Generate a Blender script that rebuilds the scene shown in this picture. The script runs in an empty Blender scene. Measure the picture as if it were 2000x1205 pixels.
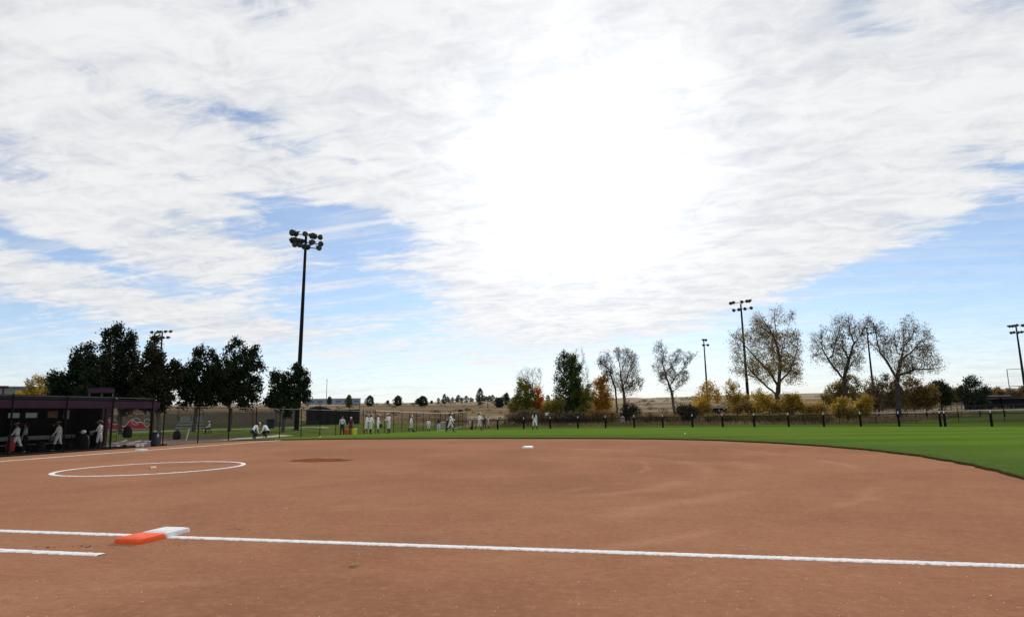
import bpy, bmesh, math, random
import numpy as np
from mathutils import Vector, Matrix
R = math.radians
rng = np.random.default_rng(7)
random.seed(7)
scn = bpy.context.scene
col = scn.collection

# ------------------------------------------------------------------ camera
CAM = np.array([24.276, -6.603, 1.367])
YAW, PITCH, ROLL, FPX = -0.25583, 0.16105, -0.020136, 1256.85
cf = np.array([math.sin(YAW)*math.cos(PITCH), math.cos(YAW)*math.cos(PITCH), math.sin(PITCH)])
cr0 = np.array([math.cos(YAW), -math.sin(YAW), 0.0]); cu0 = np.cross(cr0, cf)
cr = cr0*math.cos(ROLL)+cu0*math.sin(ROLL); cu = -cr0*math.sin(ROLL)+cu0*math.cos(ROLL)
cam = bpy.data.cameras.new('camera'); camo = bpy.data.objects.new('camera', cam); col.objects.link(camo)
cam.sensor_width = 36; cam.lens = 36*FPX/2000; cam.clip_start = .05; cam.clip_end = 8000
M = Matrix(((cr[0], cu[0], -cf[0], CAM[0]), (cr[1], cu[1], -cf[1], CAM[1]), (cr[2], cu[2], -cf[2], CAM[2]), (0, 0, 0, 1)))
camo.matrix_world = M
scn.camera = camo
scn.view_settings.view_transform = 'Standard'; scn.view_settings.look = 'None'
scn.view_settings.exposure = 0.0; scn.view_settings.gamma = 1

def sight(px, py):
    d = cf+cr*(px-1000)/FPX-cu*(py-602.5)/FPX
    return d/math.hypot(d[0], d[1])
def spot(px, py, D):            # the place in the world D metres away in this direction
    return CAM+sight(px, py)*D
def azel(px, py):
    d = sight(px, py); return math.atan2(d[0], d[1]), math.atan(d[2])

# ------------------------------------------------------------------ terrain
PC = 9.27
def sstep(a, b, t):
    t = np.clip((t-a)/(b-a), 0, 1); return t*t*(3-2*t)
def zf(x, y):
    x = np.asarray(x, float); y = np.asarray(y, float)
    r = np.hypot(x-PC, y-PC)
    z = -0.0145*np.clip(r-22, 0, 62)
    z = z-.055*np.clip(-3.0-x, 0, 4.4)
    w = sstep(-11, -26, x)
    z = z*(1-w)+w*(.02)
    D = np.hypot(x-CAM[0], y-CAM[1]); az = np.arctan2(x-CAM[0], y-CAM[1])
    z = z+sstep(72, 130, D)*sstep(.25, .55, az)*1.5*(y > -50)
    rise = sstep(95, 240, D)*5.2+sstep(200, 750, D)*9.5
    und = np.sin(x*.021+1.3)*np.cos(y*.017)+.6*np.sin(x*.05+y*.043)
    z = z+rise*(1+.06*np.sin(az*9+1)) + und*.35*sstep(140, 300, D)
    z = z-sstep(900, 3000, D)*20
    return z
def gz(x, y): return float(zf(x, y))
def ground(px, py, D):
    p = spot(px, py, D); return Vector((p[0], p[1], gz(p[0], p[1])))
def hit(px, py):
    d = sight(px, py)
    Ds = np.arange(3, 420, .05); P = CAM[None]+d[None]*Ds[:, None]
    k = np.nonzero(P[:, 2] <= zf(P[:, 0], P[:, 1]))[0]
    p = P[k[0]] if len(k) else P[-1]
    return Vector((p[0], p[1], gz(p[0], p[1])))
def HZ(px): return -azel(px, 810)[0]      # heading that turns a thing's back to the camera's line of sight
def pxm(D, px=1000): return FPX/(D*float(sight(px, 810)@cf))

# ------------------------------------------------------------------ materials
MATS = {}
def nodes_of(m):
    m.use_nodes = True; nt = m.node_tree; nt.nodes.clear()
    out = nt.nodes.new('ShaderNodeOutputMaterial'); b = nt.nodes.new('ShaderNodeBsdfPrincipled')
    nt.links.new(b.outputs[0], out.inputs[0]); return nt, b, out
def mat(name, c, rough=.7, var=.18, scale=6., metal=0., bump=0., coord='Object', c2=None, spec=.3):
    if name in MATS: return MATS[name]
    m = bpy.data.materials.new(name); nt, b, out = nodes_of(m); L = nt.links
    tc = nt.nodes.new('ShaderNodeTexCoord')
    n = nt.nodes.new('ShaderNodeTexNoise'); n.inputs['Scale'].default_value = scale; n.inputs['Detail'].default_value = 5
    L.new(tc.outputs[coord], n.inputs['Vector'])
    mix = nt.nodes.new('ShaderNodeMix'); mix.data_type = 'RGBA'
    a = [v*(1-var) for v in c]; d = [min(1, v*(1+var)) for v in (c2 or c)]
    mix.inputs['A'].default_value = (*a, 1); mix.inputs['B'].default_value = (*d, 1)
    mr = nt.nodes.new('ShaderNodeMapRange'); mr.inputs[1].default_value = .3; mr.inputs[2].default_value = .7
    L.new(n.outputs['Fac'], mr.inputs[0]); L.new(mr.outputs[0], mix.inputs['Factor'])
    L.new(mix.outputs['Result'], b.inputs['Base Color'])
    b.inputs['Roughness'].default_value = rough; b.inputs['Metallic'].default_value = metal
    b.inputs['Specular IOR Level'].default_value = spec
    if bump:
        bp = nt.nodes.new('ShaderNodeBump'); bp.inputs['Strength'].default_value = bump; bp.inputs['Distance'].default_value = .02
        L.new(n.outputs['Fac'], bp.inputs['Height']); L.new(bp.outputs[0], b.inputs['Normal'])
    MATS[name] = m; return m
def leafmat(name, c, c2=None, scale=.9, trans=.35):
    if name in MATS: return MATS[name]
    m = mat(name, c, rough=.6, var=.35, scale=scale, c2=c2, spec=.15)
    nt = m.node_tree; b = [n for n in nt.nodes if n.type == 'BSDF_PRINCIPLED'][0]; out = [n for n in nt.nodes if n.type == 'OUTPUT_MATERIAL'][0]
    t = nt.nodes.new('ShaderNodeBsdfTranslucent'); mx = nt.nodes.new('ShaderNodeMixShader'); mx.inputs[0].default_value = trans
    src = b.inputs['Base Color'].links[0].from_socket
    nt.links.new(src, t.inputs['Color']); nt.links.new(b.outputs[0], mx.inputs[1]); nt.links.new(t.outputs[0], mx.inputs[2])
    nt.links.new(mx.outputs[0], out.inputs[0]); return m
def netmat(name, c, cover):
    if name in MATS: return MATS[name]
    m = mat(name, c, rough=.8)
    nt = m.node_tree; b = [n for n in nt.nodes if n.type == 'BSDF_PRINCIPLED'][0]; out = [n for n in nt.nodes if n.type == 'OUTPUT_MATERIAL'][0]
    t = nt.nodes.new('ShaderNodeBsdfTransparent'); mx = nt.nodes.new('ShaderNodeMixShader'); mx.inputs[0].default_value = cover
    nt.links.new(t.outputs[0], mx.inputs[1]); nt.links.new(b.outputs[0], mx.inputs[2]); nt.links.new(mx.outputs[0], out.inputs[0]); return m
class NT:                                    # tiny maths helper for node trees
    def __init__(s, nt): s.nt = nt
    def m(s, op, a, b=None, c=None, clamp=False):
        n = s.nt.nodes.new('ShaderNodeMath'); n.operation = op; n.use_clamp = clamp
        for i, v in enumerate((a, b, c)):
            if v is None: continue
            if isinstance(v, (int, float)): n.inputs[i].default_value = v
            else: s.nt.links.new(v, n.inputs[i])
        return n.outputs[0]
    def rmp(s, v, a, b, c=0., d=1., smooth=True):
        n = s.nt.nodes.new('ShaderNodeMapRange'); n.interpolation_type = 'SMOOTHSTEP' if smooth else 'LINEAR'
        s.nt.links.new(v, n.inputs[0])
        for i, q in enumerate((a, b, c, d)): n.inputs[i+1].default_value = q
        return n.outputs[0]
    def noise(s, vec, scale, detail=5, rough=.55, dist=0.):
        n = s.nt.nodes.new('ShaderNodeTexNoise'); s.nt.links.new(vec, n.inputs['Vector'])
        n.inputs['Scale'].default_value = scale; n.inputs['Detail'].default_value = detail
        n.inputs['Roughness'].default_value = rough; n.inputs['Distortion'].default_value = dist
        return n.outputs['Fac']
    def mixc(s, f, a, b):
        n = s.nt.nodes.new('ShaderNodeMix'); n.data_type = 'RGBA'
        for k, v in (('Factor', f), ('A', a), ('B', b)):
            if isinstance(v, (int, float)): n.inputs[k].default_value = v
            elif isinstance(v, tuple): n.inputs[k].default_value = (*v, 1)
            else: s.nt.links.new(v, n.inputs[k])
        return n.outputs['Result']
    def mapping(s, vec, loc=(0, 0, 0), rot=(0, 0, 0), sc=(1, 1, 1)):
        n = s.nt.nodes.new('ShaderNodeMapping'); s.nt.links.new(vec, n.inputs[0])
        n.inputs['Location'].default_value = loc; n.inputs['Rotation'].default_value = rot; n.inputs['Scale'].default_value = sc
        return n.outputs[0]

# ------------------------------------------------------------------ sky and sun
SAZ, SEL = azel(1130, 340)
w = bpy.data.worlds.new('World'); scn.world = w; w.use_nodes = True
nt = w.node_tree; nt.nodes.clear(); k = NT(nt)
wo = nt.nodes.new('ShaderNodeOutputWorld')
sky = nt.nodes.new('ShaderNodeTexSky'); sky.sky_type = 'NISHITA'; sky.sun_disc = False
sky.sun_elevation = SEL; sky.sun_rotation = SAZ; sky.altitude = 1600; sky.air_density = 1.0; sky.dust_density = .25; sky.ozone_density = 3.0
bg1 = nt.nodes.new('ShaderNodeBackground'); bg1.inputs[1].default_value = .125
nt.links.new(sky.outputs[0], bg1.inputs[0])
tc = nt.nodes.new('ShaderNodeTexCoord'); sx = nt.nodes.new('ShaderNodeSeparateXYZ'); nt.links.new(tc.outputs['Generated'], sx.inputs[0])
X, Y, Z = sx.outputs
az = k.m('ARCTAN2', X, Y); el = k.m('ARCSINE', Z)
def blob(px, py, rx, ry, tilt=0.):
    a0, e0 = azel(px, py); sa = rx/FPX; se = ry/FPX; c, s_ = math.cos(tilt), math.sin(tilt)
    u = k.m('SUBTRACT', az, a0); v = k.m('SUBTRACT', el, e0)
    p = k.m('ADD', k.m('MULTIPLY', u, c/sa), k.m('MULTIPLY', v, s_/sa))
    q = k.m('ADD', k.m('MULTIPLY', u, -s_/se), k.m('MULTIPLY', v, c/se))
    rr = k.m('ADD', k.m('MULTIPLY', p, p), k.m('MULTIPLY', q, q))
    return k.m('EXPONENT', k.m('MULTIPLY', rr, -1.0))
den = k.m('ADD', k.m('MAXIMUM', Z, 0.0), .10)
cx = nt.nodes.new('ShaderNodeCombineXYZ')
nt.links.new(k.m('DIVIDE', X, den), cx.inputs[0]); nt.links.new(k.m('DIVIDE', Y, den), cx.inputs[1])
P = cx.outputs[0]
P1 = k.mapping(P, (3.1, 1.7, 0), (0, 0, R(-20)), (1.0, 1.7, 1))
n1 = k.noise(P1, 1.5, 12, .58, .45)
P2 = k.mapping(P, (9.1, 4.2, 0), (0, 0, R(-14)), (.75, 3.2, 1))
n2 = k.noise(P2, 3.4, 12, .62, .5)
n3 = k.noise(k.mapping(P, (1, 8, 0), (0, 0, R(-34)), (1.1, 1.45, 1)), 6.2, 10, .64, .8)
n4 = k.noise(k.mapping(P, (5, 3, 0), (0, 0, R(-8)), (.35, 4.5, 1)), 1.6, 8, .6, .1)
dens = k.m('ADD', k.m('ADD', k.m('MULTIPLY', n1, .50), k.m('MULTIPLY', n2, .34)), k.m('MULTIPLY', n3, .27))
holes = [(715, 452, 190, 46, -.10, .27), (640, 480, 110, 90, 0, .05), (720, 585, 280, 60, .03, .30), (1830, 590, 400, 92, .28, .40), (2150, 500, 300, 110, .3, .22), (655, 305, 230, 24, -.10, .12), (430, 212, 200, 16, -.06, .11),
         (235, 76, 140, 22, -.10, .10), (110, 490, 240, 26, -.25, .20), (120, 668, 330, 60, -.16, .22), (960, 30, 160, 26, .1, .05), (1330, 110, 200, 26, .15, .05), (1700, 50, 50, 60, .5, .10), (1900, 15, 170, 26, 0, .09),
         (850, 660, 420, 40, .06, .10), (520, 395, 230, 16, -.15, .10), (1750, 700, 700, 80, 0, .26), (30, 330, 90, 30, 0, .06), (1850, 290, 120, 22, -.2, .03), (1880, 370, 100, 20, -.2, .04), (560, 40, 90, 30, 0, .05)]
b = None
for h in holes:
    t = k.m('MULTIPLY', blob(*h[:5]), -h[5]); b = t if b is None else k.m('ADD', b, t)
adds = [(1110, 340, 300, 330, 0, .30), (330, 580, 330, 66, -.12, .11), (300, 300, 520, 170, -.1, .062), (300, 100, 600, 100, 0, .060), (1480, 300, 430, 200, .25, .14), (1500, 80, 500, 110, 0, .075), (1100, 560, 280, 50, .05, .12), (500, 640, 170, 34, -.05, .10), (1500, 540, 300, 22, .22, .09)]
for h in adds: b = k.m('ADD', b, k.m('MULTIPLY', blob(*h[:5]), h[5]))
back = k.rmp(Y, -.15, -.6, 0, .08)  # unseen rear sky: cloud thinned there to set how bright camera-facing sides are
low = k.rmp(el, R(7), R(1), 0, .12)
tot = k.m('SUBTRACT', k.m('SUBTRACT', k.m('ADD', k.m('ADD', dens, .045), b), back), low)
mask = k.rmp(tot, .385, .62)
# thin high veil: long combed streaks, thicker toward the horizon haze
veil = k.m('ADD', .22, k.m('MULTIPLY', k.rmp(n4, .46, .68), k.rmp(X, .35, .05, .12, .55)))
hz_ = k.m('ADD', k.m('EXPONENT', k.m('MULTIPLY', k.m('POWER', k.m('DIVIDE', k.m('MAXIMUM', el, 0.0), R(6.2)), 1.4), -1.0)), 0.0)
veil = k.m('MAXIMUM', veil, k.m('MULTIPLY', hz_, .93))
mask = k.m('MAXIMUM', mask, veil, clamp=True)
shade = k.rmp(k.m('ADD', k.m('MULTIPLY', n1, .35), k.m('ADD', k.m('MULTIPLY', n3, .45), k.m('MULTIPLY', n2, .2))), .36, .60, 0, 1)
ccol = k.mixc(shade, (.73, .755, .805), (.955, .96, .97))
sd = Vector((math.sin(SAZ)*math.cos(SEL), math.cos(SAZ)*math.cos(SEL), math.sin(SEL)))
dt = nt.nodes.new('ShaderNodeVectorMath'); dt.operation = 'DOT_PRODUCT'; nt.links.new(tc.outputs['Generated'], dt.inputs[0]); dt.inputs[1].default_value = sd
ang = k.m('ARCCOSINE', k.m('MINIMUM', dt.outputs['Value'], 1.0))
g1 = k.m('EXPONENT', k.m('MULTIPLY', k.m('POWER', k.m('DIVIDE', ang, R(9.5)), 2), -1.0))
g2 = k.m('EXPONENT', k.m('MULTIPLY', k.m('DIVIDE', ang, R(17)), -1.0))
bg2 = nt.nodes.new('ShaderNodeBackground'); nt.links.new(ccol, bg2.inputs[0])
nt.links.new(k.m('ADD', .915, k.m('ADD', k.m('MULTIPLY', g1, .55), k.m('MULTIPLY', g2, .13))), bg2.inputs[1])
mxs = nt.nodes.new('ShaderNodeMixShader'); nt.links.new(mask, mxs.inputs[0]); nt.links.new(bg1.outputs[0], mxs.inputs[1]); nt.links.new(bg2.outputs[0], mxs.inputs[2])
nt.links.new(mxs.outputs[0], wo.inputs[0])
sun = bpy.data.lights.new('sun', 'SUN'); sun.energy = 2.6; sun.angle = R(3); sun.color = (1, .95, .87)
so = bpy.data.objects.new('sun', sun); col.objects.link(so)
so.rotation_euler = Vector(-sd).to_track_quat('-Z', 'Y').to_euler()

# ------------------------------------------------------------------ mesh helper
class MB:
    def __init__(s): s.v = []; s.f = []; s.m = []; s.nv = 0
    def add(s, v, f, m=0):
        v = np.asarray(v, float).reshape(-1, 3)
        for q in f: s.f.append([i+s.nv for i in q]); s.m.append(m)
        s.v.append(v); s.nv += len(v); return s
    def box(s, c, size, rz=0, m=0, rx=0):
        h = np.array(size)/2
        q = np.array([[x, y, z] for z in (-1, 1) for y in (-1, 1) for x in (-1, 1)])*h
        if rx: q = q@np.array([[1, 0, 0], [0, math.cos(rx), math.sin(rx)], [0, -math.sin(rx), math.cos(rx)]])
        if rz: q = q@np.array([[math.cos(rz), math.sin(rz), 0], [-math.sin(rz), math.cos(rz), 0], [0, 0, 1]])
        return s.add(q+np.array(c), [(0, 2, 3, 1), (4, 5, 7, 6), (0, 1, 5, 4), (2, 6, 7, 3), (0, 4, 6, 2), (1, 3, 7, 5)], m)
    def bar(s, a, b, r0, r1=None, n=8, m=0, cap=True):
        a = np.array(a, float); b = np.array(b, float); r1 = r0 if r1 is None else r1
        d = b-a; d /= np.linalg.norm(d)+1e-9
        u = np.cross(d, [0, 0, 1] if abs(d[2]) < .9 else [1, 0, 0]); u /= np.linalg.norm(u); w_ = np.cross(d, u)
        t = np.arange(n)*2*math.pi/n; ring = np.cos(t)[:, None]*u+np.sin(t)[:, None]*w_
        f = [(i, (i+1) % n, n+(i+1) % n, n+i) for i in range(n)]
        if cap: f += [tuple(range(n))[::-1], tuple(range(n, 2*n))]
        return s.add(np.vstack([a+ring*r0, b+ring*r1]), f, m)
    def tube(s, pts, rad, n=8, m=0):
        pts = [np.array(p, float) for p in pts]; V = []; F = []
        for i, p in enumerate(pts):
            d = pts[min(i+1, len(pts)-1)]-pts[max(i-1, 0)]; d /= np.linalg.norm(d)+1e-9
            u = np.cross(d, [0, 0, 1] if abs(d[2]) < .95 else [1, 0, 0]); u /= np.linalg.norm(u); w_ = np.cross(d, u)
            t = np.arange(n)*2*math.pi/n; r = rad[i] if hasattr(rad, '__len__') else rad
            V.append(p+(np.cos(t)[:, None]*u+np.sin(t)[:, None]*w_)*r)
            if i:
                F += [((i-1)*n+j, (i-1)*n+(j+1) % n, i*n+(j+1) % n, i*n+j) for j in range(n)]
        F += [tuple(range(n))[::-1], tuple(range((len(pts)-1)*n, len(pts)*n))]
        return s.add(np.vstack(V), F, m)
    def lathe(s, prof, c=(0, 0, 0), n=16, m=0, mat3=None):
        t = np.arange(n)*2*math.pi/n; V = []; F = []
        for i, (r, z) in enumerate(prof):
            V.append(np.stack([np.cos(t)*r, np.sin(t)*r, np.full(n, z)], 1))
            if i: F += [((i-1)*n+j, (i-1)*n+(j+1) % n, i*n+(j+1) % n, i*n+j) for j in range(n)]
        F += [tuple(range(n))[::-1], tuple(range((len(prof)-1)*n, len(prof)*n))]
        V = np.vstack(V)
        if mat3 is not None: V = V@np.array(mat3).T
        return s.add(V+np.array(c), F, m)
    def ell(s, c, r, n=10, m=0, mat3=None):
        return s.lathe([(max(.02, math.sin(a))*1.0, -math.cos(a)) for a in np.linspace(0.02, math.pi-.02, n//2+2)], c, n, m, (np.diag(r) if mat3 is None else np.array(mat3)@np.diag(r)))
    def build(s, name, mats, parent=None, loc=(0, 0, 0), smooth=False):
        me = bpy.data.meshes.new(name)
        V = np.vstack(s.v) if s.v else np.zeros((0, 3))
        me.from_pydata(V.tolist(), [], s.f)
        mats = mats if isinstance(mats, (list, tuple)) else [mats]
        for q in mats: me.materials.append(q)
        if len(mats) > 1: me.polygons.foreach_set('material_index', s.m)
        if smooth: me.polygons.foreach_set('use_smooth', [True]*len(me.polygons))
        me.update()
        o = bpy.data.objects.new(name, me); col.objects.link(o); o.location = loc
        if parent: o.parent = parent
        return o
def fast_mesh(name, V, nper, mats, parent=None, loc=(0, 0, 0), smooth=False):     # all faces of nper verts, unshared
    V = np.asarray(V, np.float32).reshape(-1, 3); n = len(V)//nper
    me = bpy.data.meshes.new(name); me.vertices.add(len(V)); me.vertices.foreach_set('co', V.ravel())
    me.loops.add(len(V)); me.loops.foreach_set('vertex_index', np.arange(len(V), dtype=np.int32))
    me.polygons.add(n); me.polygons.foreach_set('loop_start', np.arange(n, dtype=np.int32)*nper)
    me.update(calc_edges=True); me.materials.append(mats)
    o = bpy.data.objects.new(name, me); col.objects.link(o); o.location = loc
    if parent: o.parent = parent
    return o
def tag(o, label=None, cat=None, group=None, kind=None):
    if label: o['label'] = label
    if cat: o['category'] = cat
    if group: o['group'] = group
    if kind: o['kind'] = kind
    return o
def thing(name, label, cat, loc=(0, 0, 0), rz=0, group=None):
    o = bpy.data.objects.new(name, None); col.objects.link(o); o.location = loc; o.rotation_euler = (0, 0, rz)
    o.empty_display_size = .3
    return tag(o, label, cat, group)
def copy_tree(o, parent=None):
    c = o.copy(); col.objects.link(c)
    if parent: c.parent = parent
    for ch in o.children: copy_tree(ch, c)
    return c

# ------------------------------------------------------------------ ground sheets
NTH = 720
TH = np.linspace(-math.pi, math.pi, NTH, endpoint=False)
# edge of the dirt, seen from the pitcher's plate
EDGE = [(-7.6, 27.6), (-6.0, 29.2), (-4, 29.6), (-1.5, 29.1), (0.73, 28.75), (2.29, 29.1), (5.2, 29.1), (8.71, 28.77), (12.03, 28.26), (15.19, 27.56), (18.11, 26.93), (20.84, 26.02), (23.33, 24.93), (25.55, 23.22), (27.37, 20.92), (28.75, 18.4), (29.74, 15.84), (30.26, 13.01), (30.36, 10.12), (30.08, 7.23),
        (29.7, 3.5), (31, 0), (34, -6), (36, -14), (30, -22), (10, -24), (-12, -22), (-16, -10), (-15, 4), (-8.0, 8), (-7.75, 17), (-7.6, 23)]
def radial(poly):
    A = np.array(poly+[poly[0]]); out = []
    for t in TH:
        d = np.array([math.cos(t), math.sin(t)]); best = 0
        for i in range(len(A)-1):
            p = A[i]-PC; e = A[i+1]-A[i]; den_ = d[0]*e[1]-d[1]*e[0]
            if abs(den_) < 1e-9: continue
            s_ = (p[0]*e[1]-p[1]*e[0])/den_; u = (p[0]*d[1]-p[1]*d[0])/den_
            if s_ > 0 and -1e-6 <= u <= 1+1e-6: best = max(best, s_)
        out.append(best)
    return np.array(out)
RD = radial(EDGE)
jit = np.convolve(rng.normal(0, .10, NTH+8), np.ones(2)/2, 'same')[4:-4]
RD2 = RD+jit*.35
# outer edge of the mown grass
GR = [(-150, 20), (-110, 85), (-60, 92), (-25, 92), (-14, 100), (0, 92), (12, 90), (26, 87), (40, 83), (56, 92), (90, 130), (140, 110), (120, 0), (60, -60), (-60, -60), (-130, -30)]
RG = radial(GR)
def polar(name, rads, zoff, mat_, lip=None):
    # rads: list of arrays of NTH radii
    V = []; F = []
    for i, r in enumerate(rads):
        x = PC+np.cos(TH)*r; y = PC+np.sin(TH)*r
        z = zf(x, y)+(zoff[i] if hasattr(zoff, '__len__') else zoff)
        V.append(np.stack([x, y, z], 1))
        if i: F += [((i-1)*NTH+j, (i-1)*NTH+(j+1) % NTH, i*NTH+(j+1) % NTH, i*NTH+j) for j in range(NTH)]
    mb = MB(); mb.add(np.vstack(V), F)
    if rads[0].max() < .2: pass
    o = mb.build(name, mat_, smooth=True); tag(o, kind='structure'); return o

# dirt material
def dirt_material():
    m = bpy.data.materials.new('infield_clay'); nt, bs, out = nodes_of(m); q = NT(nt); L = nt.links
    tc = nt.nodes.new('ShaderNodeTexCoord'); O = tc.outputs['Object']
    big = q.noise(O, .22, 4, .6, .4); mid = q.noise(O, 2.2, 6, .65); fine = q.noise(O, 55, 4, .7); grit = q.noise(O, 190, 2, .6)
    c = q.mixc(q.rmp(big, .32, .68), (.278, .124, .064), (.362, .168, .088))
    c = q.mixc(q.m('MULTIPLY', q.rmp(mid, .45, .75), .25), c, (.43, .23, .14))
    c = q.mixc(q.m('MULTIPLY', q.rmp(mid, .52, .28), .25), c, (.245, .108, .060))
    # drag mat arcs
    sep = nt.nodes.new('ShaderNodeSeparateXYZ'); L.new(O, sep.inputs[0])
    wob = q.noise(O, .5, 3)
    def ring(x0, y0, r0, wd):
        dx = q.m('SUBTRACT', sep.outputs[0], x0); dy = q.m('SUBTRACT', sep.outputs[1], y0)
        r = q.m('SQRT', q.m('ADD', q.m('MULTIPLY', dx, dx), q.m('MULTIPLY', dy, dy)))
        t = q.m('DIVIDE', q.m('ADD', q.m('SUBTRACT', r, r0), q.m('MULTIPLY', q.m('SUBTRACT', wob, .5), .9)), wd)
        return q.m('EXPONENT', q.m('MULTIPLY', q.m('MULTIPLY', t, t), -1.0)), r
    arcs = None
    for a in ((18.51, 8.73, 7.72, .07), (17.5, 9.17, 7.1, .10), (16.0, 9.2, 7.42, .08), (15.66, 9.66, 12.25, .14), (18.3, 8.9, 6.3, .25), (16, 9, 9.8, .3), (17.2, 8.6, 4.8, .2)):
        e, r = ring(*a); arcs = e if arcs is None else q.m('MAXIMUM', arcs, e)
    brk = q.rmp(q.noise(O, .35, 3, .6), .44, .60)
    c = q.mixc(q.m('MULTIPLY', q.m('MULTIPLY', q.m('MULTIPLY', arcs, brk), q.rmp(sep.outputs[0], 17.5, 21.5)), .34), c, (.50, .275, .165))
    _, rr = ring(17.5, 9, 7, .1)
    st = q.m('SINE', q.m('ADD', q.m('MULTIPLY', rr, 38), q.m('MULTIPLY', q.noise(O, .8, 3), 14)))
    c = q.mixc(q.m('MULTIPLY', q.m('MULTIPLY', q.rmp(st, .2, 1), q.rmp(q.noise(O, .3, 2), .42, .62)), .14), c, (.29, .14, .085))
    # straight rake streaks in front of the base line
    stv = q.mapping(O, (0, 0, 0), (0, 0, R(-24)), (.55, 7, 1)); streak = q.noise(stv, 1.6, 6, .65)
    c = q.mixc(q.m('MULTIPLY', q.rmp(streak, .52, .72), .12), c, (.46, .255, .165))
    c = q.mixc(q.m('MULTIPLY', q.rmp(streak, .46, .30), .18), c, (.25, .118, .070))
    mot = q.noise(O, 11, 7, .75); c = q.mixc(q.rmp(mot, .50, .70, 0, .50), c, (.46, .25, .155)); c = q.mixc(q.rmp(mot, .49, .32, 0, .55), c, (.215, .098, .055))
    rk = q.noise(q.mapping(O, (0, 0, 0), (0, 0, R(-52)), (1.3, 16, 1)), 2.2, 6, .7); c = q.mixc(q.rmp(rk, .54, .70, 0, .34), c, (.44, .23, .14)); c = q.mixc(q.rmp(rk, .46, .32, 0, .34), c, (.21, .092, .05))
    kick = q.noise(q.mapping(O, (7, 3, 0), (0, 0, .9), (1, 1.8, 1)), 1.7, 5, .65); c = q.mixc(q.rmp(kick, .60, .72, 0, .22), c, (.23, .10, .056)); c = q.mixc(q.rmp(kick, .40, .30, 0, .20), c, (.48, .265, .17))
    # scuffs, footprints and pale specks
    sc = q.noise(q.mapping(O, (4, 2, 0), (0, 0, .4), (1, 2.2, 1)), 5.5, 3, .5)
    c = q.mixc(q.m('MULTIPLY', q.rmp(sc, .69, .78), .6), c, (.17, .075, .043))
    c = q.mixc(q.rmp(fine, .60, .78, 0, .6), c, (.56, .36, .26))
    c = q.mixc(q.rmp(fine, .43, .26, 0, .65), c, (.21, .10, .06))
    c = q.mixc(q.rmp(grit, .70, .80, 0, .6), c, (.60, .46, .37))
    L.new(c, bs.inputs['Base Color']); bs.inputs['Roughness'].default_value = 1; bs.inputs['Specular IOR Level'].default_value = 0
    bs.inputs['Sheen Weight'].default_value = .05; bs.inputs['Sheen Roughness'].default_value = .45; bs.inputs['Sheen Tint'].default_value = (.9, .75, .66, 1)
    h = q.m('ADD', q.m('ADD', q.m('MULTIPLY', mid, .35), q.m('MULTIPLY', mot, .5)), q.m('ADD', q.m('MULTIPLY', fine, .25), q.m('ADD', q.m('MULTIPLY', streak, .3), q.m('MULTIPLY', arcs, .1))))
    bp = nt.nodes.new('ShaderNodeBump'); bp.inputs['Strength'].default_value = .5; bp.inputs['Distance'].default_value = .03
    L.new(h, bp.inputs['Height']); L.new(bp.outputs[0], bs.inputs['Normal'])
    return m
def grass_material():
    m = bpy.data.materials.new('mown_grass'); nt, bs, out = nodes_of(m); q = NT(nt); L = nt.links
    tc = nt.nodes.new('ShaderNodeTexCoord'); O = tc.outputs['Object']
    sep = nt.nodes.new('ShaderNodeSeparateXYZ'); L.new(O, sep.inputs[0])
    a = q.noise(O, .12, 4, .6); f = q.noise(O, 9, 5, .7); ff = q.noise(O, 70, 3, .7)
    st = q.m('SINE', q.m('ADD', q.m('MULTIPLY', q.m('ADD', q.m('MULTIPLY', sep.outputs[1], .93), q.m('MULTIPLY', sep.outputs[0], -.36)), 1.05), q.m('MULTIPLY', a, 1.6)))
    c = q.mixc(q.rmp(st, -.5, .5), (.090, .161, .021), (.120, .203, .027))
    c = q.mixc(q.rmp(a, .4, .65, 0, .6), c, (.135, .195, .034))
    dx_ = q.m('SUBTRACT', sep.outputs[0], PC); dy_ = q.m('SUBTRACT', sep.outputs[1], PC); rr_ = q.m('SQRT', q.m('ADD', q.m('MULTIPLY', dx_, dx_), q.m('MULTIPLY', dy_, dy_)))
    nb = q.rmp(q.m('ADD', rr_, q.m('MULTIPLY', q.noise(O, .5, 4), 7)), 24.5, 31, .75, 0); c = q.mixc(nb, c, (.085, .130, .034)); c = q.mixc(q.m('MULTIPLY', nb, q.rmp(q.noise(O, 1.6, 5, .7), .55, .72)), c, (.17, .155, .060))
    park = q.rmp(q.m('ADD', sep.outputs[0], q.m('MULTIPLY', a, 1)), -4.5, -6.5)
    c = q.mixc(park, c, q.mixc(q.rmp(q.noise(O, .4, 4), .35, .65), (.085, .120, .026), (.135, .165, .045)))
    far = q.rmp(sep.outputs[0], 52, 66)
    c = q.mixc(far, c, (.105, .115, .045))
    c = q.mixc(q.rmp(f, .5, .8, 0, .4), c, (.20, .20, .07)); c = q.mixc(q.rmp(ff, .45, .25, 0, .55), c, (.03, .055, .012))
    L.new(c, bs.inputs['Base Color']); bs.inputs['Roughness'].default_value = 1; bs.inputs['Specular IOR Level'].default_value = 0
    bp = nt.nodes.new('ShaderNodeBump'); bp.inputs['Strength'].default_value = .6; bp.inputs['Distance'].default_value = .03
    L.new(q.m('ADD', ff, f), bp.inputs['Height']); L.new(bp.outputs[0], bs.inputs['Normal'])
    return m
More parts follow.
